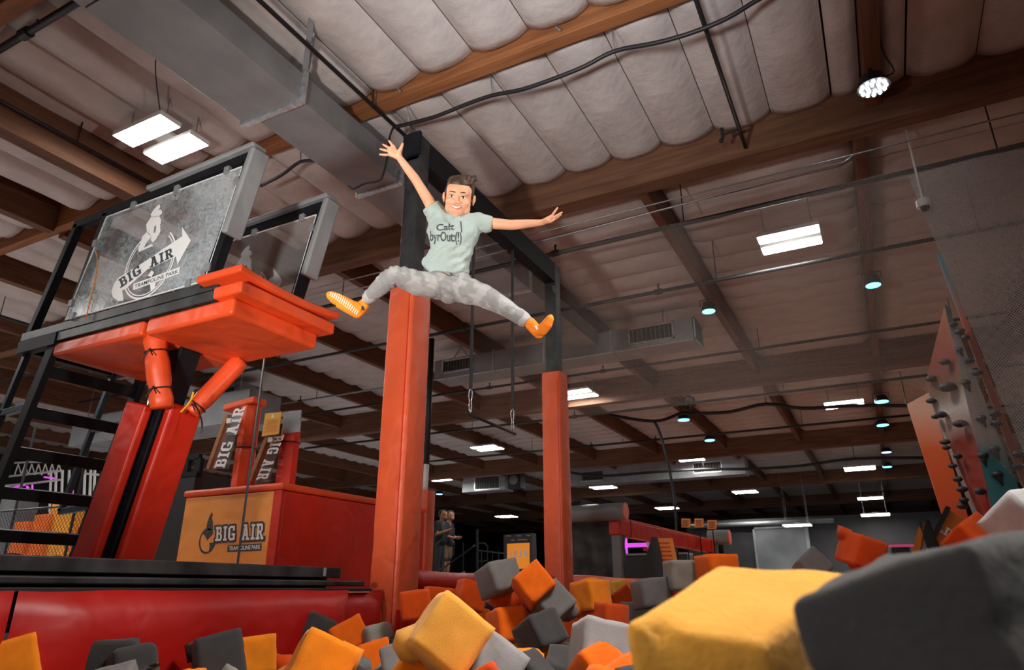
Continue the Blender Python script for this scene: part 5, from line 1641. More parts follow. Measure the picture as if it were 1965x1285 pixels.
CU = [
 (957, 1110, 64, 'g', 12, 38, -12, 'large grey foam cube tallest of the heap below the kiosk sign', 1), (1023, 1122, 66, 'o', 38, 12, -8, 'orange foam cube standing on its corner at the foot of the second post', 0),
 (972, 1148, 62, 'd', -36, 8, -5, 'deep orange foam cube leaning below the large grey one', 2), (1062, 1160, 66, 'g', 40, 15, -12, 'grey foam cube turned on its corner under the orange diamond', 4),
 (1134, 1143, 60, 'y', 1, 40, -6, 'amber foam cube lying upright in front of the orange rim roll', 5), (902, 1143, 56, 'd', -16, 20, -8, 'deep orange foam cube left of the tallest grey cube', 0),
 (842, 1152, 55, 'd', -4, 15, 0, 'brownish orange foam cube between the post foot and the heap', 1), (797, 1160, 62, 'd', 6, 8, 0, 'red orange foam cube against the first post', 2),
 (878, 1122, 38, 't', 25, 30, 0, 'small stone grey foam cube peeping out by the rim roll', 0), (822, 1124, 40, 'y', 30, 25, 0, 'amber foam cube wedged at the first post and rim roll', 1),
 (934, 1182, 48, 'k', -30, 30, 0, 'charcoal foam cube in the gap under the deep orange cubes', 0), (902, 1186, 52, 'o', -14, 30, -6, 'orange foam cube just behind the largest amber slab', 1),
 (973, 1200, 66, 'o', 4, 26, -10, 'vivid orange torn foam cube in the middle of the heap', 6), (1036, 1216, 74, 'k', 16, 34, -16, 'charcoal foam cube in front of the corner standing grey one', 2),
 (1012, 1250, 64, 'Y', 6, 30, -8, 'pale amber foam cube behind the light grey slab', 0), (1085, 1198, 54, 'd', 12, 30, 0, 'dark orange foam cube below the amber upright one', 1),
 (1167, 1188, 62, 'd', -8, 32, -6, 'deep orange foam cube beside the tall light grey slab', 4), (1192, 1156, 48, 'd', 34, 20, 0, 'red orange foam cube tilted right of the amber upright one', 0),
 (1250, 1138, 60, 'g', 6, 14, -4, 'grey foam cube leaning left of the pale upright one', 1), (1307, 1104, 60, 't', 0, 6, 0, 'pale grey foam cube standing upright at the yellow block\'s shoulder', 0),
 (1376, 1092, 62, 'o', 2, 18, 0, 'orange foam cube peeping over the yellow block next to the pale upright one', 1), (1219, 1138, 40, 'o', -22, 24, 0, 'orange foam cube behind the leaning grey one', 0),
 (1183, 1130, 34, 'Y', 14, 20, 0, 'small pale yellow foam cube at the rim roll', 0), (1222, 1178, 50, 'g', -4, 20, 0, 'grey foam cube squeezed beneath the leaning grey one', 2),
 (722, 1184, 52, 'o', -32, 8, -8, 'orange foam cube tilted on its corner near the first post foot', 0), (720, 1230, 62, 't', 10, 40, -10, 'ragged stone grey foam lump in front of the red wall pads', 7),
 (768, 1204, 46, 't', -34, 26, -6, 'stone grey foam cube next to the ragged lump', 0), (798, 1190, 36, 'k', 28, 20, 0, 'small charcoal foam cube behind the stone grey one', 0),
 (668, 1222, 62, 'o', 28, 24, -10, 'orange foam cube before the charcoal one at the red pad', 1), (714, 1270, 70, 'o', 14, 32, -14, 'torn orange foam cube below the ragged stone grey lump', 6),
 (786, 1216, 42, 'o', -24, 30, 0, 'orange foam cube behind the largest amber slab\'s shoulder', 0), (746, 1256, 52, 'y', -24, 20, 0, 'amber foam cube by the torn orange one', 2),
 (1066, 1268, 46, 'k', 4, 30, 0, 'charcoal foam cube before the pale amber one', 0), (1083, 1244, 48, 'l', -12, 30, 0, 'light grey foam cube behind the tall light grey slab', 1),
 (938, 1202, 40, 't', 22, 30, 0, 'stone grey foam cube between the largest amber slab and the torn orange cube', 0), (1100, 1232, 44, 't', -20, 30, 0, 'stone grey foam piece left of the tall light grey slab', 2),
 (602, 1212, 62, 'k', -24, 42, -14, 'dark grey foam cube with a pale top against the long red pad', 0), (541, 1238, 46, 'o', -34, 18, 0, 'orange foam cube left of the dark grey one at the red pad', 1),
 (572, 1250, 56, 'y', 12, 30, -10, 'amber foam cube in front of the dark grey one at the red pad', 2), (486, 1258, 76, 'y', 6, 34, -4, 'amber foam cube beside the large charcoal block', 0),
 (253, 1284, 86, 'k', 8, 38, -12, 'rugged charcoal foam lump at the picture\'s bottom edge', 7), (212, 1266, 84, 'k', 1, 20, 0, 'flat charcoal foam cube along the long red pad', 1),
 (352, 1268, 54, 'o', 4, 24, 0, 'orange foam cube just left of the large charcoal block', 0), (236, 1276, 60, 'o', -20, 30, 0, 'orange foam cube behind the rugged charcoal lump', 1),
 (26, 1272, 92, 'y', 18, 30, -10, 'amber foam cube in the bottom corner under the seam of the red pads', 5), (92, 1268, 74, 'y', 2, 15, 0, 'dull amber foam cube along the red pad, second from the corner', 1),
 (122, 1288, 78, 'd', 2, 20, 0, 'deep orange foam cube at the bottom edge near the corner', 2), (118, 1300, 60, 'k', 20, 30, 0, 'charcoal foam cube cut off by the bottom edge near the corner', 0),
 (538, 1260, 34, 'k', 10, 30, 0, 'small charcoal foam cube between the amber ones', 0), (536, 1276, 44, 't', -10, 26, 0, 'stone grey foam cube before the small charcoal one', 0),
 (4, 1290, 62, 'Y', 30, 25, 0, 'yellow foam cube in the very corner of the picture', 0), (440, 1234, 40, 'o', 14, 20, 0, 'orange foam cube peeping out behind the large charcoal block', 0),
 (1652, 1058, 66, 'd', -22, 12, 0, 'orange foam cube with a bitten top leaning behind the big grey block', 4), (1557, 1090, 56, 'l', 42, 10, 0, 'pale grey foam corner peeping over the yellow block', 0),
 (1868, 1036, 72, 'd', 38, 14, 0, 'red orange foam cube on its corner below the climbing tower', 0), (1968, 1002, 104, 'l', 20, 30, -18, 'pale grey foam cube above the big grey block at the picture\'s edge', 1),
]
for c in CU:
    cube(*c[:8], shape=c[8])
# the larger blocks closer to the lens
cube(858, 1222, 128, 'Y', -38, 14, -14, 'largest amber foam slab with a crumbled edge in the middle of the heap', 5, edge=0.24)
cube(942, 1284, 104, 'l', -36, 12, -24, 'light grey foam slab at the bottom edge below the amber slab', 0, edge=0.2)
cube(1152, 1246, 108, 'l', -14, 10, -16, 'tall light grey foam slab left of the big yellow block', 2, edge=0.22)
cube(1150, 1292, 92, 'o', 22, 30, -20, 'orange foam cube at the bottom edge before the tall light grey slab', 6, edge=0.18)
cube(612, 1282, 116, 'y', -26, 20, -14, 'wide amber foam slab at the bottom edge right of the charcoal block', 5, edge=0.24)
cube(418, 1266, 92, 'k', 12, 30, -14, 'large charcoal foam block with a pitted face at the bottom edge', 4, edge=0.22)

def foam_block(label, top, drop, color, seed, cuts=22):
    """a big block built from four top corners and a drop vector, softened and pitted"""
    bm = bmesh.new()
    top = [Vector(p) for p in top]
    vs = [bm.verts.new(p) for p in top] + [bm.verts.new(p + Vector(drop)) for p in top]
    for f in ((0, 1, 2, 3), (7, 6, 5, 4), (0, 4, 5, 1), (1, 5, 6, 2), (2, 6, 7, 3), (3, 7, 4, 0)):
        bm.faces.new([vs[i] for i in f])
    bmesh.ops.recalc_face_normals(bm, faces=bm.faces)
    bmesh.ops.bevel(bm, geom=bm.edges[:] + bm.verts[:], offset=0.008, segments=3, affect='EDGES', profile=0.5)
    bmesh.ops.subdivide_edges(bm, edges=[e for e in bm.edges if e.calc_length() > 0.03], cuts=cuts // 2, use_grid_fill=True)
    bm.normal_update()
    for v in bm.verts:
        p = v.co
        v.co = p + v.normal * (noise.noise(p * 14 + Vector((seed, 0, 0))) * 0.005 + noise.noise(p * 60 + Vector((seed, 0, 0))) * 0.0007 - max(0, noise.noise(p * 26 + Vector((0, seed, 0))) - 0.42) * 0.03)
    me = bpy.data.meshes.new('foam_cube')
    bm.to_mesh(me); bm.free()
    me.polygons.foreach_set('use_smooth', [True] * len(me.polygons))
    me.materials.append(FO[color])
    o = link('foam_cube', me)
    return tag(o, label, 'foam cube', 'foam cubes in the pit')
foam_block('huge yellow foam block with a crumbled corner, left of the big grey one', [ond(1196, 1192, 0.66), ond(1376, 1084, 0.84), ond(1640, 1094, 0.88), ond(1466, 1238, 0.68)], (0.015, 0.045, -0.19), 'Y', 3)
foam_block('huge dark grey foam block filling the picture\'s corner', [ond(1512, 1152, 0.52), ond(1856, 1037, 0.50), ond(2075, 1000, 0.70), ond(1690, 1064, 0.74)], ond(1990, 1340, 0.46) - ond(1856, 1037, 0.50), 'k', 7)
# cubes half buried among the named ones; those the lens cannot see are part of the loose bed
def cpx(p):
    z = p.dot(_fw)
    return CX + F_PX * p.dot(_r) / z, CY - F_PX * p.dot(_up) / z
rnd = random.Random(21)
CW = {'o': 'orange', 'd': 'deep orange', 'y': 'amber', 'g': 'grey', 'k': 'charcoal', 't': 'stone grey'}
NAMED = [(o, Vector(o.location)) for o in COL.objects if o.name.startswith('foam_cube') and len(o.data.vertices) < 2000 and Vector(o.location).length > 0.1]
fill = []
D = 1.5
while D < 8.5:
    wid = D * 0.78
    X = -wid
    while X < wid:
        fx = X / wid
        k = 0.070 if fx < -0.25 else 0.050 - 0.04 * max(0, fx)
        pile = max(0.0, min(1.0, (fx - 0.22) / 0.2)) * max(0.0, min(1.0, (6.5 - D) / 2.5))     # the heap rises toward the climbing side
        z = -0.15 * (1 - pile) - 0.11 * pile - k * D * (1 - pile) + 0.018 * D * pile - 0.08 * max(0, 3.2 - D) + rnd.uniform(-0.04, 0.02)
        p = _h * D + _r * (X + rnd.uniform(-0.05, 0.05)) + Vector((0, 0, z - 0.02))
        X += 0.235
        c = rnd.choice('oodyygkkt'); sh_ = rnd.randrange(7); eu = [rnd.uniform(0, 6.28) for _ in range(3)]
        if p.x < PITX0 + 0.22 or p.x > PITX1 - 0.2 or p.y > PITY1 - 0.2:
            continue
        if any((q - p).length < 0.15 for _, q in NAMED):
            continue
        o = bpy.data.objects.new('foam_cube', foam_data(sh_, c))
        COL.objects.link(o)
        o.location = p
        o.rotation_euler = eu
        o.scale = (EDGE * 0.9,) * 3
        fill.append((o, c))
    D += 0.25 + 0.05 * D
bpy.context.view_layer.update()
dg = bpy.context.evaluated_depsgraph_get()
bed = MB()
order = ['o', 'd', 'y', 'Y', 'g', 'k', 'l', 't']
used = {}
STOP = {'the', 'of', 'in', 'at', 'by', 'a', 'and', 'to', 'below', 'on', 'its', 'with', 'under', 'left', 'right', 'from', 'beside', 'behind', 'before', 'over', 'between', 'next', 'just', 'its', 'against', 'among', 'into', 'front', 'first', 'huge', 'red', 'charcoal'}
for o, c in fill:
    seen = 0
    pts = [o.matrix_world @ v.co for v in list(o.data.vertices)[::7]]
    for q in pts:
        x, y = cpx(q)
        if not (0 < x < 1965 and 0 < y < 1285):
            continue
        hit = S.ray_cast(dg, Vector((0, 0, 0)), q.normalized())
        if hit[0] and hit[4] == o:
            seen += 1
    if seen < 2:
        M_ = o.matrix_world
        bed.cur = order.index(c)
        bed.add([M_ @ v.co for v in o.data.vertices], [tuple(f.vertices) for f in o.data.polygons])
        bpy.data.objects.remove(o)
        continue
    x, y = cpx(Vector(o.location))
    near = sorted(NAMED, key=lambda n: (cpx(n[1])[0] - x) ** 2 + (cpx(n[1])[1] - y) ** 2)
    for n, q in near:
        nx, ny = cpx(q)
        dx, dy = x - nx, y - ny
        way = ('below' if dy > 0 else 'above') if abs(dy) > abs(dx) * 1.2 else ('just right of' if dx > 0 else 'just left of')
        w = n['label'].replace("'", '').split()[:10]
        w = [u for u in w]
        while w and w[-1] in STOP:
            w.pop()
        lab = '%s cube half buried %s the %s' % (CW[c], way, ' '.join(w))
        if lab not in used and len(lab.split()) <= 16:
            break
    used[lab] = 1
    tag(o, lab, 'foam cube', 'foam cubes in the pit')
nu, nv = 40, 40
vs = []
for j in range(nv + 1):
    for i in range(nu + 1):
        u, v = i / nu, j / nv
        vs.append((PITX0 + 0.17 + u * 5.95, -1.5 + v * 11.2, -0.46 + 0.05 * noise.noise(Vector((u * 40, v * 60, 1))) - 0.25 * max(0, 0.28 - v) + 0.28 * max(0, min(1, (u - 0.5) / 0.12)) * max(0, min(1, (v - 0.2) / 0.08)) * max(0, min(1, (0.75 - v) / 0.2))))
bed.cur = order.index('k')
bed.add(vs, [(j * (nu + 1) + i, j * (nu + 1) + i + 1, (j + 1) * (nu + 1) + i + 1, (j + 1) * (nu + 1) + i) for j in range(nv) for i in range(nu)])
o = bed.build('foam_bed', [FO[c] for c in order], None, smooth=True)
tag(o, 'loose bed of foam filling the pit below the visible cubes', 'foam', None, 'stuff')
# ================================================================== THE JUMPING BOY
def skin_mat(name, color):
    m = mat(name, color, 0.48, var=0.06, vscale=14, spec=0.35)
    b = m.node_tree.nodes['Principled BSDF']
    b.inputs['Subsurface Weight'].default_value = 0.25
    b.inputs['Subsurface Radius'].default_value = (0.012, 0.005, 0.003)
    b.inputs['Subsurface Scale'].default_value = 0.6
    return m
M_SKIN = skin_mat('boy_skin', (0.70, 0.36, 0.22))
M_LIP = mat('boy_lips', (0.55, 0.19, 0.15), 0.4)
M_HAIR = mat('brown_hair', (0.045, 0.022, 0.012), 0.5, var=0.5, vscale=60, bump=0.5, bscale=120, bdist=0.004)
M_SHIRT = mat('sage_tee', (0.33, 0.41, 0.385), 0.85, var=0.05, vscale=8, bump=0.7, bscale=8, bdist=0.06, sheen=0.2)
M_PANTS = mat('camo_joggers', (0.32, 0.32, 0.312), 0.85, var2=(0.225, 0.225, 0.225), vscale=17, bump=0.4, bscale=10, bdist=0.03, sheen=0.15, detail=1.5)
M_RIB = mat('grey_ribbing', (0.34, 0.34, 0.335), 0.85, bump=0.3, bscale=60)
M_SOCK = mat('neon_orange_sock', (1.0, 0.25, 0.012), 0.8, var=0.08, vscale=20, bump=0.25, bscale=80, bdist=0.004)
M_GRIP = mat('white_grip_rubber', (0.85, 0.80, 0.70), 0.6)
M_EYEW = mat('eye_white', (0.80, 0.78, 0.76), 0.25)
M_IRIS = mat('brown_iris', (0.035, 0.018, 0.01), 0.2)
M_TOOTH = mat('teeth', (0.85, 0.82, 0.76), 0.3)

def cloth_folds(m, scale, dist):
    nt = m.node_tree; b = nt.nodes['Principled BSDF']
    tc = nt.nodes.new('ShaderNodeTexCoord')
    n = nt.nodes.new('ShaderNodeTexNoise'); n.noise_type = 'RIDGED_MULTIFRACTAL'
    n.inputs['Scale'].default_value = scale; n.inputs['Detail'].default_value = 2.0; n.inputs['Distortion'].default_value = 0.8
    nt.links.new(tc.outputs['Object'], n.inputs['Vector'])
    bp = nt.nodes.new('ShaderNodeBump'); bp.inputs['Strength'].default_value = 0.45; bp.inputs['Distance'].default_value = dist
    nt.links.new(n.outputs['Fac'], bp.inputs['Height'])
    old = b.inputs['Normal'].links[0].from_socket if b.inputs['Normal'].links else None
    if old: nt.links.new(old, bp.inputs['Normal'])
    nt.links.new(bp.outputs['Normal'], b.inputs['Normal'])
cloth_folds(M_SHIRT, 4.5, 0.02); cloth_folds(M_PANTS, 5.0, 0.018)
for n in M_PANTS.node_tree.nodes:
    if n.type == 'VALTORGB':
        n.color_ramp.elements[0].position = 0.46; n.color_ramp.elements[1].position = 0.53
boy = thing('person', 'boy in a sage green tee and grey camo joggers leaping spread eagled in the air', 'person', ond(862, 520, 3.5))
def B(x, y, d=3.5): return ond(x, y, d)
def fuse(name, chains, vox, m, parent, it=5, extra=None, open_ends=True, fac=0.5, wrinkle=None):
    """tapered limbs fused by voxel remeshing into one continuous surface"""
    mb = MB()
    for ch in chains:
        pts, rs = [], []
        for i in range(len(ch) - 1):
            (p, r), (q, s) = ch[i], ch[i + 1]
            p, q = Vector(p), Vector(q)
            n = max(1, int((q - p).length / (0.4 * max(r, s))))
            for k in range(n):
                pts.append(p.lerp(q, k / n)); rs.append(r + (s - r) * k / n)
        pts.append(Vector(ch[-1][0])); rs.append(ch[-1][1])
        mb.tube(pts, rs, 14)
        inner = ch[1:-1] if open_ends else ch
        for p, r in inner:
            mb.sphere(p, r * 0.995, 14, 10)
    if extra:
        extra(mb)
    me = mb.mesh(name)
    o = link(name, me, parent)
    md = o.modifiers.new('rm', 'REMESH'); md.mode = 'VOXEL'; md.voxel_size = vox; md.use_smooth_shade = True
    sm = o.modifiers.new('sm', 'SMOOTH'); sm.factor = fac; sm.iterations = it
    dg = bpy.context.evaluated_depsgraph_get()
    me2 = bpy.data.meshes.new_from_object(o.evaluated_get(dg))
    o.modifiers.clear()
    o.data = me2
    bpy.data.meshes.remove(me)
    me2.name = name
    me2.materials.clear(); me2.materials.append(m)
    if wrinkle:
        ns = [v.normal.copy() for v in me2.vertices]
        for v, nn in zip(me2.vertices, ns):
            v.co = v.co + nn * wrinkle(v.co)
    return o

# ---- head frame: x to the picture's right, y up along the tilted head, z toward the lens
HC = B(880.5, 378, 3.47)
zf = (-HC).normalized()
xr = (_r - zf * _r.dot(zf)).normalized()
yu = zf.cross(xr).normalized()
tl = math.radians(-6.5)
hx = xr * math.cos(tl) + yu * math.sin(tl)
hy = yu * math.cos(tl) - xr * math.sin(tl)
hx, hz = (hx * math.cos(0.10) + zf * math.sin(0.10)), (zf * math.cos(0.10) - hx * math.sin(0.10))
HM = Matrix((hx, hy, hz)).transposed()
HS = 1.0
def Hd(x, y, z): return HC + HM @ (Vector((x, y, z)) * HS)
def hell(mb, c, r, n=20, m=14):
    b = len(mb.v)
    mb.sphere((0, 0, 0), 1.0, n, m)
    for i in range(b, len(mb.v)):
        p = Vector(mb.v[i])
        mb.v[i] = tuple(Hd(c[0] + p.x * r[0], c[1] + p.y * r[1], c[2] + p.z * r[2]))
def head_extra(mb):
    hell(mb, (0, 0.018, -0.022), (0.070, 0.080, 0.088))
    hell(mb, (0, 0.030, 0.012), (0.064, 0.055, 0.056))
    hell(mb, (0, -0.032, 0.012), (0.0645, 0.056, 0.055))
    hell(mb, (0, -0.062, 0.020), (0.044, 0.036, 0.044))
    hell(mb, (0, -0.085, 0.033), (0.021, 0.014, 0.020))
    for s in (-1, 1):
        hell(mb, (s * 0.037, -0.024, 0.036), (0.024, 0.022, 0.024))      # cheek raised by the grin
        hell(mb, (s * 0.044, -0.055, 0.012), (0.020, 0.028, 0.03))
        hell(mb, (s * 0.029, 0.018, 0.054), (0.022, 0.0065, 0.013))      # brow ridge
        hell(mb, (s * 0.074, -0.010, -0.012), (0.007, 0.026, 0.017))     # ear
        hell(mb, (s * 0.079, -0.002, -0.016), (0.006, 0.020, 0.013))
        hell(mb, (s * 0.0105, -0.028, 0.070), (0.008, 0.0065, 0.009))    # nostril
        hell(mb, (s * 0.029, -0.0125, 0.052), (0.018, 0.005, 0.012))     # lower lid
    hell(mb, (0, -0.012, 0.064), (0.0075, 0.022, 0.012))
    hell(mb, (0, -0.025, 0.074), (0.0105, 0.008, 0.011))
    hell(mb, (0, -0.062, 0.046), (0.026, 0.006, 0.014))
fing = 0.0068
def hand(mb_ch, wrist, wr, bases, tips_mid_end, thumb, pr_=0.0115):
    for b_, (m_, e_) in zip(bases, tips_mid_end):
        mb_ch.append([(wrist, wr * 0.9), (wrist.lerp(b_, 0.55), pr_ * 1.05), (b_, pr_ * 0.82)])
        mb_ch.append([(b_, fing * 1.18), (b_.lerp(m_, 0.5), fing * 1.0), (m_, fing * 1.02), (e_, fing * 0.74), (e_ + (e_ - m_).normalized() * 0.003, fing * 0.4)])
    for p, q in zip(bases[:-1], bases[1:]):
        mb_ch.append([(p, pr_ * 0.8), (p.lerp(q, 0.5), pr_ * 0.8), (q, pr_ * 0.8)])
    a, b_, c_ = thumb
    mb_ch.append([(wrist.lerp(a, 0.2), wr * 0.85), (a, 0.0115), (b_, 0.0088), (c_, 0.0066), (c_ + (c_ - b_).normalized() * 0.003, 0.004)])
sk = []
sk.append([(B(876, 470), 0.05), (B(878, 436), 0.036), (B(879, 420, 3.495), 0.036), (B(881, 400, 3.49), 0.045)])
# raised arm
wR = B(767.5, 304, 3.40)
sk.append([(B(852, 430, 3.5), 0.040), (B(836, 408, 3.49), 0.034), (B(818, 378, 3.465), 0.0275), (B(801, 350, 3.44), 0.0235), (B(796, 342, 3.435), 0.0238), (B(783, 325, 3.42), 0.0215), (wR, 0.0165)])
sk[-1].append((B(764, 299, 3.40), 0.016))
hand(sk, B(765, 301, 3.40), 0.0175,
     [B(749.5, 297, 3.395), B(748, 290.5, 3.392), B(750, 285, 3.392), B(755, 281, 3.395)],
     [(B(739, 297.2, 3.385), B(729, 296.2, 3.38)), (B(738.5, 288.2, 3.382), B(730, 285.8, 3.375)), (B(742, 281.2, 3.382), B(735, 277, 3.375)), (B(750.8, 275.6, 3.388), B(746.4, 270, 3.382))],
     (B(766, 291, 3.39), B(770, 283.5, 3.383), B(772.5, 276, 3.378)))
# level arm
wL = B(1038, 427, 3.42)
sk.append([(B(905, 430, 3.5), 0.040), (B(924, 426, 3.5), 0.034), (B(950, 429, 3.485), 0.0285), (B(980, 431.5, 3.46), 0.0260), (B(990, 431, 3.455), 0.0258), (B(1012, 429, 3.44), 0.0215), (wL, 0.0155)])
sk[-1].append((B(1044, 425.5, 3.42), 0.0155))
hand(sk, B(1043, 425.5, 3.42), 0.0165,
     [B(1057.5, 415.5, 3.41), B(1060.5, 417.5, 3.425), B(1060.5, 419.5, 3.44), B(1059, 421.5, 3.455)],
     [(B(1064, 406.5, 3.40), B(1069.5, 399, 3.395)), (B(1070.5, 412.5, 3.42), B(1078, 407.5, 3.415)), (B(1069.5, 416, 3.445), B(1076, 412, 3.445)), (B(1066.5, 419, 3.465), B(1072, 416, 3.468))],
     (B(1050, 424.5, 3.395), B(1057, 424.5, 3.380), B(1062.5, 421.5, 3.372)))
# torso and legs inside the clothes keep it one body
sk.append([(B(870, 425), 0.05), (B(868, 455), 0.07), (B(862, 500), 0.065), (B(860, 540), 0.07)])
sk.append([(B(870, 432), 0.05), (B(840, 416, 3.5), 0.036)]); sk.append([(B(875, 432), 0.05), (B(920, 426, 3.5), 0.036)])
sk.append([(B(860, 540), 0.06), (B(838, 545), 0.055), (B(800, 542, 3.40), 0.045), (B(757, 529, 3.33), 0.036), (B(730, 550, 3.40), 0.030), (B(707, 571, 3.46), 0.0215), (B(697, 584, 3.46), 0.024), (B(688, 598, 3.46), 0.02)])
sk.append([(B(860, 540), 0.06), (B(888, 552), 0.055), (B(928, 566, 3.43), 0.045), (B(958, 583, 3.38), 0.036), (B(984, 600, 3.35), 0.030), (B(1008, 615, 3.32), 0.0215), (B(1020, 623, 3.31), 0.022), (B(1028, 632, 3.31), 0.02)])
body = fuse('body', sk, 0.0030, M_SKIN, boy, 3, head_extra, open_ends=False, fac=0.45)

# ---- hair: a cropped cap with a fringe swept to one side
hb = MB()
def cap(mb):
    hell(mb, (0.002, 0.050, -0.030), (0.072, 0.062, 0.086))
    hell(mb, (0.0, 0.020, -0.045), (0.0735, 0.060, 0.070))
    for s in (-1, 1):
        hell(mb, (s * 0.066, 0.018, -0.006), (0.008, 0.030, 0.022))
    hell(mb, (0, 0.067, 0.008), (0.058, 0.032, 0.052))
    for k in range(15):
        f = k / 14
        x = -0.052 + 0.104 * f
        zr = 0.028 - 0.40 * (x * x) / 0.1
        a, b = Hd(x, 0.070, zr + 0.008), Hd(x * 1.05 + 0.012, 0.098 + 0.006 * math.sin(k * 2.4) + 0.010 * f, zr - 0.012 + 0.004 * math.cos(k * 3))
        mb.tube([a, a.lerp(b, 0.6) + hz * 0.006, b], [0.013, 0.011, 0.004], 8)
    for k in range(10):
        x = -0.03 + 0.008 * k
        a = Hd(x + 0.01, 0.092, -0.03); b = Hd(x + 0.034, 0.113 + 0.004 * math.sin(k * 1.7), -0.035)
        mb.tube([a, b], [0.014, 0.004], 8)
    a = Hd(0.045, 0.085, -0.03); mb.tube([a, Hd(0.072, 0.098, -0.035), Hd(0.083, 0.092, -0.035)], [0.016, 0.011, 0.003], 8)
hair = fuse('hair', [], 0.0030, M_HAIR, boy, 2, cap)

def hpart(name, c, r, m, parent, n=14, k=10):
    mb = MB(); hell(mb, c, r, n, k)
    return mb.build(name, m, parent, smooth=True)
for s in (-1, 1):
    e = hpart('eye', (s * 0.029, 0.0015, 0.0545), (0.0140, 0.0074, 0.0105), M_EYEW, boy)
    hpart('iris', (s * 0.029 - 0.001, 0.001, 0.0628), (0.0058, 0.0060, 0.0030), M_IRIS, e)
    mb = MB()
    mb.tube([Hd(s * 0.029 + d, 0.0080 + 0.002 - 26 * d * d, 0.0625 - 22 * d * d) for d in (-0.016, -0.009, 0, 0.009, 0.016)], [0.0022, 0.003, 0.0032, 0.003, 0.002], 7)
    mb.build('upper_lid', M_SKIN, e, smooth=True)
    mb = MB()
    mb.tube([Hd(s * 0.029 + d, 0.0060 + 0.002 - 24 * d * d, 0.0655 - 22 * d * d) for d in (-0.015, -0.008, 0, 0.008, 0.015)], 0.0012, 6)
    mb.build('lash', M_HAIR, e)
    mb = MB()
    mb.tube([Hd(s * (0.013 + 0.034 * k / 5), 0.0195 + 0.0045 * math.sin(PI * (k + 1) / 6.5), 0.068 - 0.016 * (k / 5) ** 2 - 0.0) for k in range(6)], [0.0022, 0.0032, 0.0032, 0.003, 0.0024, 0.0012], 7)
    mb.build('eyebrow', M_HAIR, boy, smooth=True)
# grin
mb = MB()
P_ = lambda t, y, z: Hd(0.028 * t - 0.002, y + 0.008 * t * t, z - 0.012 * t * t)
T = [k / 6 - 1 for k in range(13)]
top = [P_(t, -0.0445 - 0.001 * (1 - t * t), 0.0715) for t in T]; botm = [P_(t, -0.0445 - 0.0115 * (1 - t * t) ** 0.7 - 0.001, 0.0705) for t in T]
mb.add(top + botm, [(i, i + 1, 13 + i + 1, 13 + i) for i in range(12)])
mouth = mb.build('teeth', M_TOOTH, boy, smooth=True)
mb = MB()
for k in range(-4, 5):
    t = k / 4.6
    a = P_(t, -0.0445, 0.0722); b = P_(t, -0.0445 - 0.0115 * (1 - t * t) ** 0.7, 0.0713)
    mb.tube([a, b], 0.0004, 4)
mb.build('tooth_gap', M_LIP, mouth)
mb = MB().tube([p + hz * 0.0005 + hy * 0.0012 for p in top], [0.0010 + 0.0016 * (1 - t * t) for t in T], 7).tube([p + hz * 0.001 - hy * 0.001 for p in botm], [0.0012 + 0.0022 * (1 - t * t) for t in T], 7)
mb.build('lips', M_LIP, boy, smooth=True)

# ---- tee
def wr(sc, am, d=None):
    return lambda p: am * (noise.noise(p * sc) + 0.6 * noise.noise(Vector((p.x * sc * 2.2, p.y * sc * 2.2, p.z * sc * 1.3)) + Vector((7, 3, 1))))
sh = [[(B(850, 424, 3.5), 0.055), (B(847, 440, 3.49), 0.074), (B(852, 462, 3.49), 0.073), (B(853, 480, 3.49), 0.072), (B(843, 503, 3.49), 0.078), (B(846, 521, 3.49), 0.074)],
      [(B(893, 426, 3.5), 0.055), (B(894, 443, 3.49), 0.074), (B(886, 462, 3.49), 0.073), (B(882, 480, 3.49), 0.071), (B(874, 503, 3.49), 0.070), (B(874, 524, 3.49), 0.072)],
      [(B(868, 440, 3.47), 0.068), (B(866, 480, 3.47), 0.066), (B(861, 523, 3.475), 0.068)],
      [(B(856, 432, 3.5), 0.060), (B(841, 418, 3.495), 0.056), (B(826, 393, 3.475), 0.047)],
      [(B(898, 432, 3.5), 0.062), (B(918, 427, 3.5), 0.054), (B(944.5, 430, 3.49), 0.041)],
      [(B(852, 424, 3.5), 0.050), (B(878, 428, 3.495), 0.056), (B(905, 428, 3.5), 0.050)], [(B(878, 440, 3.48), 0.06), (B(878, 428, 3.475), 0.048), (B(879, 423, 3.475), 0.044)]]
def shirt_extra(mb):
    for p, r in ((B(850, 424, 3.5), 0.055), (B(893, 426, 3.5), 0.055), (B(822, 502, 3.49), 0.034)):
        mb.sphere(p, r, 14, 10)
_fold = wr(12, 0.0055)
def shirt_fold(p):
    v = _fold(p)
    q = p.dot(_up)
    # pulled folds between the arm and the waist on the level arm's side
    s = p.dot(_r) * 0.75 - q * 1.0
    v += 0.0050 * math.sin(s * 130 + 3 * noise.noise(p * 9)) * max(0.0, noise.noise(p * 6 + Vector((3, 3, 3))) + 0.25)
    return v
tee = fuse('tee', sh, 0.0042, M_SHIRT, boy, 5, shirt_extra, wrinkle=shirt_fold)
mb = MB()
ring = []
cc = B(879, 420.5, 3.485)
for k in range(29):
    a = 2 * PI * k / 28
    ring.append(cc + _r * (0.047 * math.cos(a)) + zf * (0.044 * math.sin(a)) - yu * (0.010 * math.sin(a)))
mb.tube(ring, 0.0062, 8, cap=False)
mb.build('collar', M_SHIRT, tee, smooth=True)
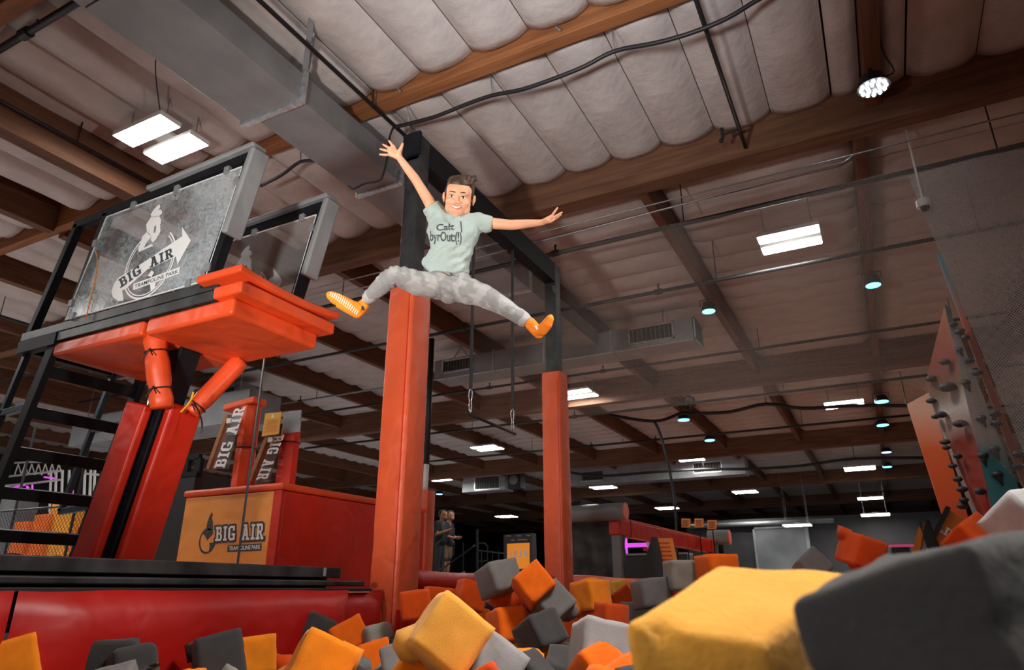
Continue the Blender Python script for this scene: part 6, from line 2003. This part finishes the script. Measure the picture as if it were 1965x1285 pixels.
# print on the chest follows the cloth
from mathutils.bvhtree import BVHTree
def conform(name, vs, fs, target, m, lift=0.0015, parent=None, cuts=2):
    bm = bmesh.new()
    bv = [bm.verts.new(p) for p in vs]
    for f in fs:
        try: bm.faces.new([bv[i] for i in f])
        except ValueError: pass
    bmesh.ops.triangulate(bm, faces=bm.faces[:])
    long_ = [e for e in bm.edges if e.calc_length() > 0.006]
    if long_:
        bmesh.ops.subdivide_edges(bm, edges=long_, cuts=cuts)
    off = Vector(target.matrix_world.translation)
    me_t = target.data
    tree = BVHTree.FromPolygons([v.co for v in me_t.vertices], [tuple(p.vertices) for p in me_t.polygons])
    dead = []
    for v in bm.verts:
        d = v.co.normalized()
        hit = tree.ray_cast(Vector((0, 0, 0)), d)
        if hit[0] is not None and abs(hit[0].length - v.co.length) < 0.3:
            v.co = hit[0] - d * lift
        else:
            dead.append(v)
    bmesh.ops.delete(bm, geom=dead, context='VERTS')
    me = bpy.data.meshes.new(name)
    bm.to_mesh(me); bm.free()
    me.materials.append(m)
    return link(name, me, parent)
def pxvec(a, b): return B(*b, 3.4) - B(*a, 3.4)
va, fa = text_polys('Cait', B(837, 443, 3.4), pxvec((837, 443), (872, 441)), pxvec((837, 443), (837, 430)), 0.02)
vb, fb = text_polys('byrOut:(!)', B(825, 468, 3.4), pxvec((825, 468), (886, 470)), pxvec((825, 468), (825, 443)), 0.018)
conform('chest_print', va + vb, fa + [tuple(len(va) + i for i in f) for f in fb], tee, M_DARKPR, parent=tee)
for px in ((862, 428, 861, 439), (884, 424, 886, 446)):
    p0, p1 = B(px[0], px[1], 3.4), B(px[2], px[3], 3.4)
    s_ = _r * 0.0022
    conform('neck_cord', [p0 - s_, p0 + s_, p1 + s_, p1 - s_], [(0, 1, 2, 3)], tee, M_DARKPR, 0.002, tee, 6)

# ---- joggers
pn = [[(B(846, 524, 3.49), 0.066), (B(844, 540, 3.49), 0.072), (B(838, 549, 3.48), 0.070), (B(800, 543, 3.40), 0.061), (B(772, 532, 3.35), 0.052), (B(757, 528, 3.33), 0.048), (B(745, 536, 3.35), 0.047), (B(728, 551, 3.40), 0.043), (B(713, 566, 3.445), 0.038), (B(707, 571.5, 3.46), 0.033)],
      [(B(874, 526, 3.49), 0.066), (B(878, 542, 3.49), 0.074), (B(888, 555, 3.48), 0.070), (B(928, 567, 3.43), 0.060), (B(957, 582, 3.38), 0.049), (B(984, 599, 3.35), 0.043), (B(1004, 612, 3.325), 0.037), (B(1010.5, 617, 3.32), 0.031)],
      [(B(860, 526, 3.48), 0.07), (B(861, 545, 3.48), 0.074), (B(862, 560, 3.49), 0.06), (B(866, 569, 3.49), 0.04)]]
_pf = wr(14, 0.0048)
def pants_fold(p):
    v = _pf(p)
    kn = B(757, 528, 3.33)
    d = (p - kn).length
    v += 0.004 * math.sin((p.dot(_r) + 0.5 * p.dot(_up)) * 190) * max(0, 1 - d / 0.13)
    hp_ = B(850, 540, 3.45); d2 = (p - hp_).length
    v += 0.003 * math.sin((p.dot(_up) + 0.45 * p.dot(_r)) * 170 + 2 * noise.noise(p * 8)) * max(0, 1 - d2 / 0.16)
    return v
pants = fuse('joggers', pn, 0.0042, M_PANTS, boy, 5, lambda mb: (mb.sphere(B(866, 569, 3.49), 0.04), mb.sphere(B(888, 555, 3.48), 0.07)), wrinkle=pants_fold)
def cuff(a, b, r0, r1, name='cuff', m=M_RIB, parent=None):
    a, b = Vector(a), Vector(b)
    return MB().tube([a, a.lerp(b, 0.25), a.lerp(b, 0.5), a.lerp(b, 0.75), b], [r0 * 0.97, r0 * 1.02, (r0 + r1) / 2 * 1.02, r1 * 1.02, r1 * 0.98], 18).build(name, m, parent or pants, smooth=True)
cuff(B(714, 565, 3.443), B(704.5, 574, 3.463), 0.0375, 0.033)
cuff(B(1002, 611, 3.327), B(1013, 618.5, 3.318), 0.0375, 0.0315)
mb = MB().tube(catmull([B(850, 523, 3.385), B(856, 526, 3.382), B(862, 529, 3.383), B(868, 528, 3.385), B(866, 524, 3.386)], 4), 0.0022, 6)
mb.build('drawstring', M_DARKPR, pants)
# ---- grip socks
so = fuse('sock', [[(B(701, 581, 3.462), 0.0285), (B(695, 588, 3.46), 0.031), (B(688, 597, 3.455), 0.031), (B(686, 600, 3.452), 0.029)],
                   [(B(692, 592, 3.45), 0.031), (B(676, 588, 3.435), 0.031), (B(656, 578, 3.42), 0.031), (B(645, 573, 3.415), 0.031), (B(636, 567.5, 3.412), 0.024), (B(632, 565, 3.412), 0.015)],
                   [(B(686, 600, 3.452), 0.029), (B(670, 592, 3.43), 0.027), (B(650, 580, 3.415), 0.027)]],
          0.0032, M_SOCK, boy, 4, lambda mb: (mb.sphere(B(632, 565, 3.412), 0.017), mb.sphere(B(686, 600, 3.452), 0.029)))
vs, fs = [], []
for i in range(15):
    f = i / 14
    x0, y0 = 633 + 50 * f, 567 + 37 * f           # outer sole line
    x1, y1 = x0 + 5.5 - 1.5 * abs(f - 0.5), y0 - 8.5 - 6 * math.sin(PI * min(1, f + 0.15))
    for j in range(3):
        a = j / 3 + 0.03; b = (j + 1) / 3 - 0.05
        w = 0.85
        q = [(x0 + (x1 - x0) * t, y0 + (y1 - y0) * t) for t in (a, b)]
        k = len(vs)
        vs += [B(q[0][0] - w, q[0][1] - w * 0.7, 3.38), B(q[0][0] + w, q[0][1] + w * 0.7, 3.38), B(q[1][0] + w, q[1][1] + w * 0.7, 3.38), B(q[1][0] - w, q[1][1] - w * 0.7, 3.38)]
        fs.append((k, k + 1, k + 2, k + 3))
tag(conform('grip_dots', vs, fs, so, M_GRIP, 0.0012, so, 1), kind='stuff')
conform('sock_tag', [B(693, 588, 3.38), B(697, 586, 3.38), B(700, 594, 3.38), B(696, 596, 3.38)], [(0, 1, 2, 3)], so, M_DARKPR, 0.0015, so)
so = fuse('sock', [[(B(1014, 617, 3.318), 0.0285), (B(1020, 623, 3.312), 0.029), (B(1030, 635, 3.305), 0.028), (B(1034, 640, 3.30), 0.024)],
                   [(B(1030, 634, 3.30), 0.028), (B(1041, 632, 3.27), 0.028), (B(1050, 621, 3.245), 0.026), (B(1055, 612, 3.238), 0.020), (B(1057, 608, 3.236), 0.012)]],
          0.0032, M_SOCK, boy, 4, lambda mb: (mb.sphere(B(1057, 608, 3.236), 0.013), mb.sphere(B(1034, 640, 3.30), 0.025)))
conform('sock_emblem', [B(1025, 621, 3.2), B(1034, 619.5, 3.2), B(1039, 628, 3.2), B(1033, 633, 3.2), B(1026, 629, 3.2)], [(0, 1, 2, 3, 4)], so, M_DARKPR, 0.0012, so)
conform('sock_emblem', [B(1026, 626, 3.2), B(1030, 624.5, 3.2), B(1033, 631, 3.2), B(1029.5, 632.5, 3.2)], [(0, 1, 2, 3)], so, M_WHITEPR, 0.002, so)
conform('sock_emblem', [B(1035, 621, 3.2), B(1042, 618.5, 3.2), B(1042, 623, 3.2), B(1038, 626, 3.2)], [(0, 1, 2, 3)], so, M_WHITEPR, 0.002, so)
